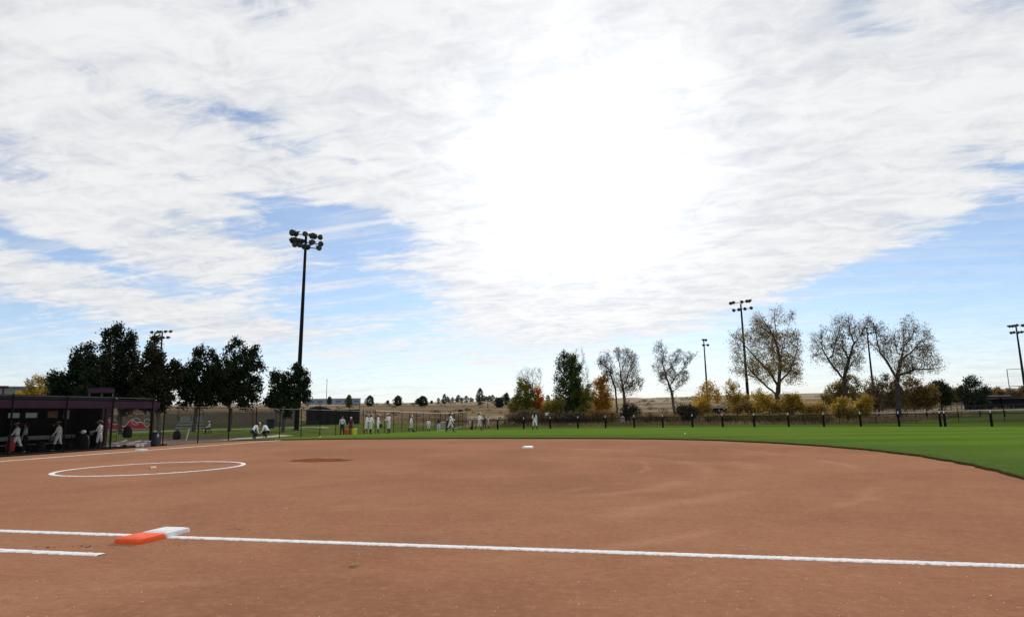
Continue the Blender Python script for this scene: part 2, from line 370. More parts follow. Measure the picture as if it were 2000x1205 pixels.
def prairie_material():
    m = bpy.data.materials.new('dry_prairie'); nt, bs, out = nodes_of(m); q = NT(nt); L = nt.links
    tc = nt.nodes.new('ShaderNodeTexCoord'); O = tc.outputs['Object']
    S = q.mapping(O, (0, 0, 0), (0, 0, R(14)), (.35, 2.2, 1))
    a = q.noise(O, .02, 5, .6); b_ = q.noise(S, .035, 6, .65, .5); f = q.noise(O, .8, 5, .7)
    c = q.mixc(q.rmp(b_, .36, .64), (.135, .095, .060), (.28, .21, .13))
    c = q.mixc(q.rmp(a, .45, .65, 0, .6), c, (.22, .15, .08))
    c = q.mixc(q.rmp(b_, .60, .72, 0, .7), c, (.44, .36, .25))
    c = q.mixc(q.rmp(f, .48, .28, 0, .6), c, (.075, .058, .034)); c = q.mixc(q.rmp(f, .55, .8, 0, .4), c, (.40, .32, .20))
    bnd = q.noise(q.mapping(O, (0, 0, 0), (0, 0, R(12)), (.0035, .020, 1)), 1.0, 5, .6, .4)
    c = q.mixc(q.rmp(bnd, .54, .66, 0, .75), c, (.40, .33, .22)); c = q.mixc(q.rmp(bnd, .46, .36, 0, .75), c, (.105, .078, .052))
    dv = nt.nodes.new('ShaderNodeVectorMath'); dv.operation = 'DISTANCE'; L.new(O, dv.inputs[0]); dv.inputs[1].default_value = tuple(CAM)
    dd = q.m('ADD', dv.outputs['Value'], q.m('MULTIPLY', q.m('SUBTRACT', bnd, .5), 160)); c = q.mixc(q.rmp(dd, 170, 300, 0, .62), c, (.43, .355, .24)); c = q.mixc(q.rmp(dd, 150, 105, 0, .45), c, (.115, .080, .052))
    sage = q.noise(O, .16, 4, .7); c = q.mixc(q.rmp(sage, .60, .70, 0, .7), c, (.070, .064, .040))
    L.new(c, bs.inputs['Base Color']); bs.inputs['Roughness'].default_value = 1; bs.inputs['Specular IOR Level'].default_value = 0
    bp = nt.nodes.new('ShaderNodeBump'); bp.inputs['Strength'].default_value = .7; bp.inputs['Distance'].default_value = .4
    L.new(f, bp.inputs['Height']); L.new(bp.outputs[0], bs.inputs['Normal'])
    return m
M_DIRT = dirt_material(); M_GRASS = grass_material(); M_PRAIRIE = prairie_material()
polar('infield_dirt', [np.full(NTH, .01)]+[RD2*t for t in np.linspace(.04, .96, 22)]+[RD2*1.0+.12], 0.0, M_DIRT)
polar('turf_edge', [RD2+.00, RD2+.03, RD2+.085, RD2+.2], [-.03, .022, .046, .044], mat('edge_soil_shade', (.040, .026, .014), 1, .4, 3, spec=0))  # cut soil lip, with the turf's thin shadow line put into its dark colour
gr = [RD2+.10, RD2+.075, RD2+.16, RD2+.8]; zo = [.02, .050, .062, .062]
for t in np.linspace(.03, 1, 40)**1.3:
    gr.append(RD2+.8+(np.maximum(RG, RD2+4)-RD2-.8)*t); zo.append(.062)
gr.append(np.maximum(RG, RD2+4)+.4); zo.append(-.4)
polar('outfield_grass', gr, zo, M_GRASS)
# prairie: one sheet to the horizon, sunk under the field and rising to meet the mown edge
pr = [np.full(NTH, .05)]; po = [-.35]
RG2 = np.maximum(RG, RD2+4)
for t in (.2, .4, .6, .8, .92): pr.append(RG2*t); po.append(-.35)
pr += [RG2-1.0, RG2+.1]; po += [-.35, -.02]
for d in np.geomspace(2, 2900, 70): pr.append(RG2+d); po.append(0)
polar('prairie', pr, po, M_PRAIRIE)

def strip(name, pts, wd, zoff, m, kind='structure', rag=.0, step=.05, top=None):
    # a chalk line: a slightly raised ribbon with ragged edges
    P_ = [np.array(p, float) for p in pts]; S_ = []
    for a, b_ in zip(P_[:-1], P_[1:]):
        n = max(2, int(np.linalg.norm(b_-a)/step)); S_ += [a+(b_-a)*t for t in np.linspace(0, 1, n, endpoint=False)]
    S_.append(P_[-1]); S_ = np.array(S_); T = np.gradient(S_, axis=0); T /= np.linalg.norm(T, axis=1)[:, None]+1e-9
    N = np.stack([-T[:, 1], T[:, 0]], 1); n = len(S_)
    V = []
    for k_, off in enumerate((-.5, -.32, .32, .5)):
        e = off*wd*(1+rng.normal(0, rag, n)) if abs(off) > .4 else np.full(n, off*wd)
        p = S_+N*e[:, None]; z = zf(p[:, 0], p[:, 1])+zoff+(0.004+rng.uniform(0, .004, n) if abs(off) < .4 else -.001)
        V.append(np.stack([p[:, 0], p[:, 1], z], 1))
    F = [(a*n+i, a*n+i+1, (a+1)*n+i+1, (a+1)*n+i) for a in range(3) for i in range(n-1)]
    mb = MB(); mb.add(np.vstack(V), F); o = mb.build(name, m); tag(o, kind=kind); return o
def chalk_material():
    m = bpy.data.materials.new('chalk'); nt, bs, out = nodes_of(m); q = NT(nt)
    tc = nt.nodes.new('ShaderNodeTexCoord'); O = tc.outputs['Object']
    n = q.noise(O, 9, 5, .65); n2 = q.noise(O, 42, 4, .7); n3 = q.noise(q.mapping(O, (0, 0, 0), (0, 0, .7), (1, 3.5, 1)), 6.5, 3, .6)
    c = q.mixc(q.rmp(n, .3, .7), (.80, .79, .78), (.92, .92, .92)); c = q.mixc(q.rmp(n2, .58, .72, 0, .85), c, (.45, .27, .18))
    c = q.mixc(q.rmp(n3, .60, .70, 0, .9), c, (.50, .33, .25))
    nt.links.new(c, bs.inputs['Base Color']); bs.inputs['Roughness'].default_value = 1
    bp = nt.nodes.new('ShaderNodeBump'); bp.inputs['Strength'].default_value = .6; bp.inputs['Distance'].default_value = .02
    nt.links.new(n2, bp.inputs['Height']); nt.links.new(bp.outputs[0], bs.inputs['Normal']); return m
M_CHALK = chalk_material()
B = 18.288
strip('foul_line', [(4, .07), (B-.39, .07)], .135, .002, M_CHALK, rag=.10, step=.022)
strip('foul_line', [(B+.0, .05), (30.2, .05)], .135, .002, M_CHALK, rag=.10, step=.022)
strip('runner_lane_line', [(8, -.92), (18.33, -.92)], .135, .002, M_CHALK, rag=.10, step=.022)
strip('foul_line', [(.04, 5), (.04, 31.9)], .13, .004, M_CHALK, rag=.05, step=.15)
tt = np.linspace(0, 2*math.pi, 121)
strip('pitching_circle_line', [(PC+math.cos(t)*2.42, PC+math.sin(t)*2.42) for t in tt], .13, .004, M_CHALK, rag=.05, step=.2)
# damp patch behind the circle
c0 = np.array([12.85, 12.25]); ax = np.array([.97, -.24]); ay = np.array([.24, .97])
ph = rng.uniform(0, 6, 6); VV = []; FF = []; fade = []; nr, na = 12, 96
for i in range(nr+1):
    for t in np.linspace(0, 2*math.pi, na, endpoint=False):
        r = (1+.10*math.sin(3*t+ph[0])+.07*math.sin(7*t+ph[1])+.05*math.sin(13*t+ph[2]))*i/nr
        p = c0+ax*math.cos(t)*1.40*r+ay*math.sin(t)*.95*r; VV.append([*p, .008]); fade.append(1-i/nr)
FF = [(i*na+j, (i+1)*na+j, (i+1)*na+(j+1) % na, i*na+(j+1) % na) for i in range(nr) for j in range(na)]
mb = MB(); mb.add(VV, FF); dm = mat('damp_clay', (.235, .082, .036), 1, .2, 5, spec=0)
dn = dm.node_tree; q = NT(dn); db = [n for n in dn.nodes if n.type == 'BSDF_PRINCIPLED'][0]; do = [n for n in dn.nodes if n.type == 'OUTPUT_MATERIAL'][0]
at_ = dn.nodes.new('ShaderNodeAttribute'); at_.attribute_name = 'fade'; tcd = dn.nodes.new('ShaderNodeTexCoord'); nz = q.noise(tcd.outputs['Object'], 3.2, 6, .7)
trn = dn.nodes.new('ShaderNodeBsdfTransparent'); mxd = dn.nodes.new('ShaderNodeMixShader'); dn.links.new(q.rmp(q.m('ADD', at_.outputs['Fac'], q.m('MULTIPLY', q.m('SUBTRACT', nz, .5), .9)), .12, .42, 0, .92), mxd.inputs[0])
dn.links.new(trn.outputs[0], mxd.inputs[1]); dn.links.new(db.outputs[0], mxd.inputs[2]); dn.links.new(mxd.outputs[0], do.inputs[0])
o = mb.build('damp_dirt', dm); fa = o.data.attributes.new('fade', 'FLOAT', 'POINT'); fa.data.foreach_set('value', fade); tag(o, kind='structure')

# pebbles
V = []
def pebble(x, y, s):
    z = gz(x, y); a = rng.uniform(0, 6.3); T = np.array([[math.cos(a), 0], [math.sin(a), 0]])
    pts = np.array([[1, 0, .1], [0, 1, .1], [-1, 0, .1], [0, -1, .1], [0, 0, 1], [0, 0, -.3]])*np.array([s, s*.7, s*.55])*rng.uniform(.7, 1.3, (6, 1))
    c, s_ = math.cos(a), math.sin(a); pts = pts@np.array([[c, s_, 0], [-s_, c, 0], [0, 0, 1]])+[x, y, z]
    for f in ((0, 1, 4), (1, 2, 4), (2, 3, 4), (3, 0, 4), (1, 0, 5), (2, 1, 5), (3, 2, 5), (0, 3, 5)): V.extend(pts[list(f)])
for _ in range(950):
    px, py = rng.uniform(-50, 2050), 1230-(rng.uniform(0, 1)**1.3)*330
    d = sight(px, py); D = -CAM[2]/d[2]; p = CAM+d*D; pebble(p[0], p[1], abs(rng.normal(.003, .0028))+.0025)
for px, py, s in ((560, 993, .03), (1308, 1142, .012), (690, 1103, .012), (1575, 1130, .012), (150, 1110, .010), (1130, 1180, .012)):
    d = sight(px, py); D = -CAM[2]/d[2]; p = CAM+d*D; pebble(p[0], p[1], s)
tag(fast_mesh('pebbles', V, 3, mat('pebble', (.66, .50, .38), .9, .3, 30)), kind='stuff')
# kicked-up clods beside the base
V = []
for (x, y, n, s) in ((17.65, -.62, 26, .018), (17.35, -.70, 14, .014), (18.75, .62, 16, .016), (18.72, -.28, 20, .012), (18.35, -.55, 10, .010), (16.6, -1.15, 12, .013), (22.3, .28, 8, .014), (20.9, -.25, 6, .01)):
    for _ in range(n): pebble(x+rng.normal(0, .13), y+rng.normal(0, .06), abs(rng.normal(0, s*.6))+.002)
tag(fast_mesh('loose_dirt', V, 3, mat('dark_clod', (.13, .058, .034), .95, .3, 20)), kind='stuff')

# grass blades on the near side of the outfield and along its cut edge
def blades():
    V = []; n = 0
    th = rng.uniform(R(-34), R(80), 90000)
    rd = np.interp(th, TH, RD2)
    off = np.where(rng.uniform(0, 1, 90000) < .45, np.abs(rng.normal(0, .12, 90000))+.06, rng.uniform(.1, 12, 90000))
    r = rd+off; x = PC+np.cos(th)*r; y = PC+np.sin(th)*r
    D = np.hypot(x-CAM[0], y-CAM[1]); keep = (D > 9) & (D < 40) & (rng.uniform(0, 1, 90000) < np.clip(16/D, 0, 1)); x, y, off = x[keep], y[keep], off[keep]
    z = zf(x, y)+np.where(off < .2, .01, .035); m_ = len(x)
    a = rng.uniform(0, 6.3, m_); wd = rng.uniform(.004, .009, m_); h = rng.uniform(.025, .06, m_)
    lx = rng.normal(0, .02, m_); ly = rng.normal(0, .02, m_)
    A = np.stack([x-np.cos(a)*wd, y-np.sin(a)*wd, z], 1); Bv = np.stack([x+np.cos(a)*wd, y+np.sin(a)*wd, z], 1); C = np.stack([x+lx, y+ly, z+h], 1)
    V = np.stack([A, Bv, C], 1)
    tag(fast_mesh('grass_blades', V, 3, leafmat('grass_blade', (.085, .165, .026), (.13, .22, .045), 1.2, .4)), kind='stuff')
blades()

# park: path and mulch bed behind the foul fence
M_CONC = mat('concrete', (.42, .40, .37), .9, .12, 2, bump=.2)
def sheet(name, pts, wd, zoff, m):
    P_ = [np.array(p[:2], float) for p in pts]; S_ = []
    for a, b_ in zip(P_[:-1], P_[1:]):
        n = max(2, int(np.linalg.norm(b_-a)/1.0)); S_ += [a+(b_-a)*t for t in np.linspace(0, 1, n, endpoint=False)]
    S_.append(P_[-1]); S_ = np.array(S_); T = np.gradient(S_, axis=0); T /= np.linalg.norm(T, axis=1)[:, None]; N = np.stack([-T[:, 1], T[:, 0]], 1); n = len(S_); V = []
    for o_ in (-.5, 0, .5):
        p = S_+N*o_*wd; V.append(np.stack([p[:, 0], p[:, 1], zf(p[:, 0], p[:, 1])+zoff], 1))
    mb = MB(); mb.add(np.vstack(V), [(a*n+i, a*n+i+1, (a+1)*n+i+1, (a+1)*n+i) for a in range(2) for i in range(n-1)])
    return tag(mb.build(name, m, smooth=True), kind='structure')
sheet('path', [ground(*q) for q in ((318, 866, 54.5), (350, 860, 56), (400, 854, 59), (460, 849, 63), (505, 846, 66), (560, 842, 72))], 1.7, .075, M_CONC)
sheet('path', [ground(*q) for q in ((200, 838, 88), (380, 836, 88), (520, 834, 89), (640, 833, 92))], 2.0, .075, M_CONC)
sheet('mow_strip', [(-7.75, 48), (-8.35, 58), (-10.75, 80), (-13.7, 105)], .5, .085, mat('pale_concrete', (.60, .58, .54), .9, .1, 2))
sheet('mulch_bed', [ground(*q) for q in ((200, 865, 50), (300, 858, 56), (420, 850, 67))], 7.5, .066, mat('bark_mulch', (.095, .055, .035), .95, .4, 4, bump=.5))
# ------------------------------------------------------------------ bases
M_WHITE = mat('white_rubber', (.80, .80, .81), .55, .06, 12); M_ORANGE = mat('orange_rubber', (.96, .085, .012), .5, .04, 14, c2=(.98, .12, .020))
def base_slab(mb, x0, x1, y0, y1, h, bev=.03, m=0, round_=.03):
    # rounded, slightly domed rubber slab
    def ringp(ins, z):
        pts = []; xa, xb, ya, yb = x0+ins, x1-ins, y0+ins, y1-ins; r = round_
        for cx_, cy_, a0 in ((xb-r, yb-r, 0), (xa+r, yb-r, 90), (xa+r, ya+r, 180), (xb-r, ya+r, 270)):
            for q in range(5): a = R(a0+q*22.5); pts.append((cx_+r*math.cos(a), cy_+r*math.sin(a), z))
        return pts
    rings = [ringp(0, -.02), ringp(0, h*.45), ringp(.006, h*.8), ringp(bev, h), ringp(bev+.08, h+.006)]
    n = 20; V = sum(rings, []); F = []
    for i in range(len(rings)-1): F += [(i*n+j, i*n+(j+1) % n, (i+1)*n+(j+1) % n, (i+1)*n+j) for j in range(n)]
    F.append(tuple(range((len(rings)-1)*n, len(rings)*n)))
    mb.add(V, F, m)
t = thing('double_first_base', 'double base of an orange half and a white half lying across the chalk line', 'base', (B-.19, 0, 0))
mb = MB(); base_slab(mb, -.19, .19, .002, .385, .064, bev=.05); mb.build('white_half', M_WHITE, t, smooth=False)
mb = MB(); base_slab(mb, -.19, .19, -.385, -.002, .064, bev=.05); mb.build('orange_half', M_ORANGE, t, smooth=False)
mb = MB(); base_slab(mb, -.19, .19, -.19, .19, .08); o = mb.build('second_base', M_WHITE, None, (B, B, gz(B, B))); tag(o, 'white square base alone near the far edge of the infield dirt', 'base')
mb = MB(); base_slab(mb, -.19, .19, -.19, .19, .08); o = mb.build('third_base', M_WHITE, None, (.19, B-.19, 0)); tag(o, 'white square base on the chalk line in front of the dugout', 'base')
mb = MB(); base_slab(mb, -.305, .305, -.076, .076, .03, bev=.008, round_=.01); o = mb.build('pitchers_plate', mat('dusty_rubber', (.66, .47, .36), .8, .15, 8), None, (PC, PC, .004)); o.rotation_euler.z = R(-45); tag(o, 'dusty pitching plate in the middle of the chalk circle', 'plate')
# a dry leaf and two balls
mb = MB(); pts = []
for i in range(12):
    a = i*math.pi/6; r = .03*(1+.35*math.cos(3*a)); pts.append((math.cos(a)*r*1.5, math.sin(a)*r, .012+.018*abs(math.sin(a*1.5))))
mb.add([(0, 0, .006)]+pts, [(0, i+1, (i+1) % 12+1) for i in range(12)])
o = mb.build('fallen_leaf', leafmat('tan_leaf', (.45, .36, .16))); o.location = (21.23, -.93, .002); tag(o, 'dry tan leaf lying on the dirt in front of the chalk line', 'leaf')
for (x, y, l) in ((1.31, 31.33, 'white ball on the grass strip beside the foul fence'), (24.22, 30.9, 'white ball lying in the open outfield grass')):
    mb = MB(); mb.ell((0, 0, 0), (.049, .049, .049), 14); mb.lathe([(.0495, -.003), (.0502, 0), (.0495, .003)], n=14, m=1)
    o = mb.build('softball', [mat('ball_white', (.82, .82, .78), .6), mat('ball_seam', (.45, .05, .04))], None, (x, y, gz(x, y)+.11), True); tag(o, l, 'ball')

# ------------------------------------------------------------------ fences
M_BLACK = mat('black_vinyl', (.008, .008, .009), .8, .2, 4, spec=.08); M_RAIL = mat('rail_grey', (.36, .35, .32), .6, .1, 3); M_DKRAIL = mat('dark_rail', (.05, .05, .055), .5, .1, 3)
M_WIRE = mat('wire', (.016, .016, .018), .8, .2, 2, spec=.05)
def resample(poly, step):
    P_ = [np.array(p, float) for p in poly]; out = [P_[0]]; carry = 0
    for a, b_ in zip(P_[:-1], P_[1:]):
        L_ = np.linalg.norm(b_-a); t = step-carry
        while t <= L_: out.append(a+(b_-a)*t/L_); t += step
        carry = L_-(t-step)
    return out
def chain_link(poly, h, z0=.03, sp=.085, r=.0028):
    # diagonal wires, one thin three sided bar per bay piece
    V = []
    for a, b_ in zip(poly[:-1], poly[1:]):
        a = np.array(a); b_ = np.array(b_); L_ = np.linalg.norm(b_-a); d = (b_-a)/L_
        za, zb = gz(*a)+z0, gz(*b_)+z0; hh = h-z0; nrm = np.array([-d[1], d[0], 0])
        for sgn in (1, -1):
            for s0 in np.arange(-hh, L_+hh, sp):
                s1 = s0+sgn*hh; u0, u1 = 0., 1.
                lo, hi = sorted((s0, s1))
                if hi < 0 or lo > L_: continue
                # clip in s
                ts = [(0-s0)/(s1-s0), (L_-s0)/(s1-s0)]; t0, t1 = max(0, min(ts)), min(1, max(ts))
                if t1-t0 < .02: continue
                P0 = s0+(s1-s0)*t0; P1 = s0+(s1-s0)*t1
                A = np.array([*(a+d*P0), za+(zb-za)*P0/L_+hh*t0]); Bq = np.array([*(a+d*P1), za+(zb-za)*P1/L_+hh*t1])
                e = Bq-A; e /= np.linalg.norm(e); w_ = np.cross(e, nrm)
                o3 = [w_*r, -w_*r*.5+nrm*r*.87, -w_*r*.5-nrm*r*.87]
                for i in range(3):
                    j = (i+1) % 3; V += [A+o3[i], A+o3[j], Bq+o3[j], Bq+o3[i]]
    return np.array(V)
def fence(name, label, poly, h, step, rail_m=M_DKRAIL, post_r=.035, wires=True, bottom=True, extra=0., cat='fence', sp=.085, wr=.0028, rail_r=.025):
    x0, y0 = poly[0]; root = thing(name, label, cat, (x0, y0, gz(x0, y0)))
    off = np.array([x0, y0, gz(x0, y0)]); P_ = resample(poly, step)
    for p in P_:
        z = gz(*p); mb = MB(); mb.bar((*p, z-.1), (*p, z+h+.05+extra), post_r, n=8); mb.lathe([(post_r+.006, 0), (post_r+.006, .03), (.01, .06)], (*p, z+h+.05+extra), 8)
        mb.v = [v-off for v in mb.v]; mb.build('post', M_BLACK, root)
    mb = MB()
    for a, b_ in zip(P_[:-1], P_[1:]):
        mb.bar((*a, gz(*a)+h), (*b_, gz(*b_)+h), rail_r, n=6)
    mb.v = [v-off for v in mb.v]; mb.build('top_rail', rail_m, root)
    if bottom:
        mb = MB()
        for a, b_ in zip(P_[:-1], P_[1:]): mb.bar((*a, gz(*a)+.08), (*b_, gz(*b_)+.08), .02, n=6)
        mb.v = [v-off for v in mb.v]; mb.build('bottom_rail', M_DKRAIL, root)
    if wires:
        V = chain_link([tuple(p) for p in P_], h, sp=sp, r=wr)
        fast_mesh('chain_link', V-off, 4, M_WIRE, root)
    return root
FX = [(-7.5, 27.6), (-7.5, 45), (-8.2, 58)]
fence('foul_line_fence', 'tall black chain link fence running from the dugout toward left field', FX, 2.5, 3.05)
fence('foul_line_fence', 'far stretch of the foul fence topped with a pale rail behind the warm-up players', [FX[-1], (-10.6, 80), (-13.6, 106)], 2.6, 3.05, rail_m=mat('pale_rail', (.66, .60, .50), .7, .1, 3), sp=.11, wr=.003, rail_r=.045)
fence('dugout_fence', 'chain link fence with black posts along the front of the dugout', [(-7.5, 26.65), (-7.65, 18), (-8.0, 6)], 2.95, 2.87, post_r=.045)
# outfield fence
OUT = [873, 922, 972, 1023, 1075, 1129, 1183, 1239, 1295, 1353, 1412, 1474, 1541, 1610, 1682, 1757, 1838, 1938, 2046]
OD = np.interp(OUT, [873, 1023, 1129, 1239, 1353, 1474, 1610, 1757, 1838, 2046], [78, 74.5, 73, 71.3, 69.5, 68.3, 67.6, 66.8, 66.2, 65.6])
op = [ground(px, 836, D) for px, D in zip(OUT, OD)]
root = thing('outfield_fence', 'low see-through net fence with padded black posts round the outfield', 'fence', op[0]); off = op[0]
def padded_post(p, parent, off):
    mb = MB(); mb.lathe([(.085, -.05), (.098, .0), (.098, 1.10), (.085, 1.16)], p-off, 12); o = mb.build('padded_post', M_BLACK, parent, smooth=False)
    mb = MB(); mb.lathe([(.04, 1.16), (.04, 1.36), (.02, 1.385)], p-off, 8); mb.build('pole_cap', mat('white_pvc', (.78, .78, .76), .5), o)
for p in op: padded_post(p, root, off)
ex = ground(1847, 836, 66.0); padded_post(ex, root, off)
mb = MB(); mc = MB()
for a, b_ in zip(op[:-1], op[1:]):
    a2, b2 = a-off, b_-off
    for q in range(6):
        p, r_ = a2.lerp(b2, q/6), a2.lerp(b2, (q+1)/6)
        sag = lambda u: -.05*math.sin(math.pi*u)
        mb.add([(p.x, p.y, p.z+.04), (r_.x, r_.y, r_.z+.04), (r_.x, r_.y, r_.z+1.16+sag((q+1)/6)), (p.x, p.y, p.z+1.16+sag(q/6))], [(0, 1, 2, 3)])
        mc.bar((p.x, p.y, p.z+1.17+sag(q/6)), (r_.x, r_.y, r_.z+1.17+sag((q+1)/6)), .034, n=5)
mb.build('net', netmat('fence_net', (.008, .009, .008), .37), root); mc.build('top_cable', mat('cable', (.022, .022, .022), .8, spec=.1), root)
# taller fence beyond the field
BK = [ground(px, 826, D) for px, D in ((985, 112), (1170, 104), (1320, 100), (1480, 97), (1640, 95), (1800, 93), (2080, 92))]
fence('boundary_fence', 'dark chain link fence beyond the outfield in front of the autumn trees', [tuple(p[:2]) for p in BK], 1.9, 4.3, wires=True, sp=.16, wr=.006)
# park fence with grey windscreen and the red banner
WS = [ground(px, 832, D) for px, D in ((120, 97), (260, 97), (400, 99), (560, 101), (600, 102))]
wroot = fence('windscreen_fence', 'long park fence covered by a grey brown windscreen behind the shade trees', [tuple(p[:2]) for p in WS], 2.3, 3.2, wires=False, bottom=False)
mb = MB(); o0 = WS[0]
P_ = resample([tuple(p[:2]) for p in WS], 3.2)
for a, b_ in zip(P_[:-1], P_[1:]):
    za, zb = gz(*a), gz(*b_)
    mb.add([(a[0]-o0.x, a[1]-o0.y, za+.1-o0.z), (b_[0]-o0.x, b_[1]-o0.y, zb+.1-o0.z), (b_[0]-o0.x, b_[1]-o0.y, zb+2.2-o0.z), (a[0]-o0.x, a[1]-o0.y, za+2.2-o0.z)], [(0, 1, 2, 3)])
mb.build('windscreen', netmat('windscreen_cloth', (.115, .098, .078), .86), wroot)

# ------------------------------------------------------------------ dugout
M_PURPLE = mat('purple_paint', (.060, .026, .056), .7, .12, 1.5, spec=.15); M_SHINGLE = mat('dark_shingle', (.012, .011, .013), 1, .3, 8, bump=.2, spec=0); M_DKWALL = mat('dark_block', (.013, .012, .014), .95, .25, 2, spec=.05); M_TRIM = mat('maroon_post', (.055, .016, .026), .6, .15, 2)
dz = -.30
OX, OY = -8.4, 10
DU = thing('dugout', 'long open dugout with a purple fascia beam and a dark sloping roof', 'dugout', (OX, OY, dz))
def dbox(mb, x0, x1, y0, y1, z0, z1, m=0): mb.box(((x0+x1)/2-OX, (y0+y1)/2-OY, (z0+z1)/2-dz), (x1-x0, y1-y0, z1-z0), m=m)
mb = MB()   # sloping roof slab (higher at the back)
v = []
for y in (4.0, 26.6):
    for x, z in ((-8.42, 2.46), (-12.6, 2.84), (-12.6, 2.98), (-8.42, 2.58)): v.append((x-OX, y-OY, z-dz))
mb.add(v, [(0, 1, 2, 3), (7, 6, 5, 4), (0, 4, 5, 1), (1, 5, 6, 2), (2, 6, 7, 3), (3, 7, 4, 0)]); mb.build('roof', M_SHINGLE, DU)
mb = MB(); dbox(mb, -8.41, -8.20, 3.5, 27.95, 2.12, 2.52); mb.build('fascia_beam', M_PURPLE, DU)
for y in (9.0, 15.0, 24.1, 27.5):
    mb = MB(); dbox(mb, -8.40, -8.24, y-.08, y+.08, dz, 2.118); mb.build('post', M_TRIM, DU)
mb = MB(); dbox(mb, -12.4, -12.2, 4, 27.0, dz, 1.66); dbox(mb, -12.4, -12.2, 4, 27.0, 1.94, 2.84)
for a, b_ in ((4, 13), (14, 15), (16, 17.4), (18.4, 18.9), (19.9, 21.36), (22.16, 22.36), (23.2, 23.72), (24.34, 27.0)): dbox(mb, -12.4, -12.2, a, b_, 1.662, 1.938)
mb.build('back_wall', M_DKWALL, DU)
mb = MB(); dbox(mb, -12.38, -12.22, 27.05, 27.95, dz, 2.6); mb.build('end_panel', M_TRIM, DU)
mb = MB(); dbox(mb, -12.2, -8.45, 3.9, 4.1, dz, 2.4); mb.build('side_wall', M_DKWALL, DU)
mb = MB(); dbox(mb, -12.2, -10.4, 25.6, 25.75, dz, 2.3); mb.build('side_wall', M_DKWALL, DU)
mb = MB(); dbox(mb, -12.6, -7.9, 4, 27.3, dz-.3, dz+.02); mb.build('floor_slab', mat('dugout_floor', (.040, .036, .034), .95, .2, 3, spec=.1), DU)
kerb = MB()
for y in np.arange(6, 26.5, 2):
    xk = np.interp(y, [6, 18, 26.6], [-8.07, -7.72, -7.57]); xk2 = np.interp(y+2, [6, 18, 26.6], [-8.07, -7.72, -7.57]); za, zb = gz(xk, y), gz(xk2, y+2)
    P8 = [(xk, y, za-.3), (xk+.06, y, za-.3), (xk+.06, y, za+.17), (xk, y, za+.17), (xk2, y+2, zb-.3), (xk2+.06, y+2, zb-.3), (xk2+.06, y+2, zb+.17), (xk2, y+2, zb+.17)]
    kerb.add([(p[0]-OX, p[1]-OY, p[2]-dz) for p in P8], [(0, 1, 2, 3), (7, 6, 5, 4), (1, 5, 6, 2), (2, 6, 7, 3), (3, 7, 4, 0)])
kerb.build('kick_board', M_BLACK, DU)
for y in (14, 17.9, 21.3, 24.6):
    mb = MB(); mb.bar((.0, y-OY, 2.50-dz), (-1.5, y-OY+.5, 2.62-dz+.03), .03); mb.build('rafter_brace', M_TRIM, DU)
# scorer stand behind
sp_ = ground(193, 830, 54)
sc_ = thing('scorer_stand', 'purple roofed scorer stand rising behind the dugout roof', 'stand', sp_, HZ(193))
ht = spot(193, 763, 54)[2]-sp_.z
mb = MB()
for x in (-.95, .05, .95):
    for y in (0, 1.6): 
        q = MB(); q.box((x, y, ht/2), (.08, .08, ht)); q.build('post', mat('grey_post', (.13, .11, .13), .5), sc_)
mb.box((0, .8, ht+.0), (2.15, 1.9, .24)); mb.box((0, .8, ht+.17), (1.9, 1.6, .06)); mb.build('canopy', M_PURPLE, sc_)
mb = MB(); mb.box((0, .8, ht-1.75), (2.1, 1.75, .10)); mb.build('platform', M_DKWALL, sc_)
mb = MB(); mb.box((0, -.06, ht-1.2), (2.1, .03, .9)); mb.build('front_panel', mat('dark_panel', (.03, .022, .03)), sc_)
mb = MB()
for zz in np.arange(.3, ht-1.8, .3): mb.box((1.25, .4, zz), (.5, .05, .04))
mb.box((1.0, .4, (ht-1.7)/2), (.05, .06, ht-1.7)); mb.box((1.5, .4, (ht-1.7)/2), (.05, .06, ht-1.7)); mb.build('ladder', M_DKRAIL, sc_); sc_.scale = (.74, 1, 1)
# tall post rising from the roof at the edge of the picture
pp = ground(-3, 850, 52); tp = thing('roof_post', 'dark post with a short arm standing behind the dugout roof', 'post', pp, HZ(0)); mb = MB(); mb.box((0, 0, 1.9), (.1, .1, 3.8)); mb.build('pole', M_TRIM, tp); mb = MB(); mb.box((-.0, 0, 3.85), (.5, .12, .16)); mb.build('arm', M_TRIM, tp)
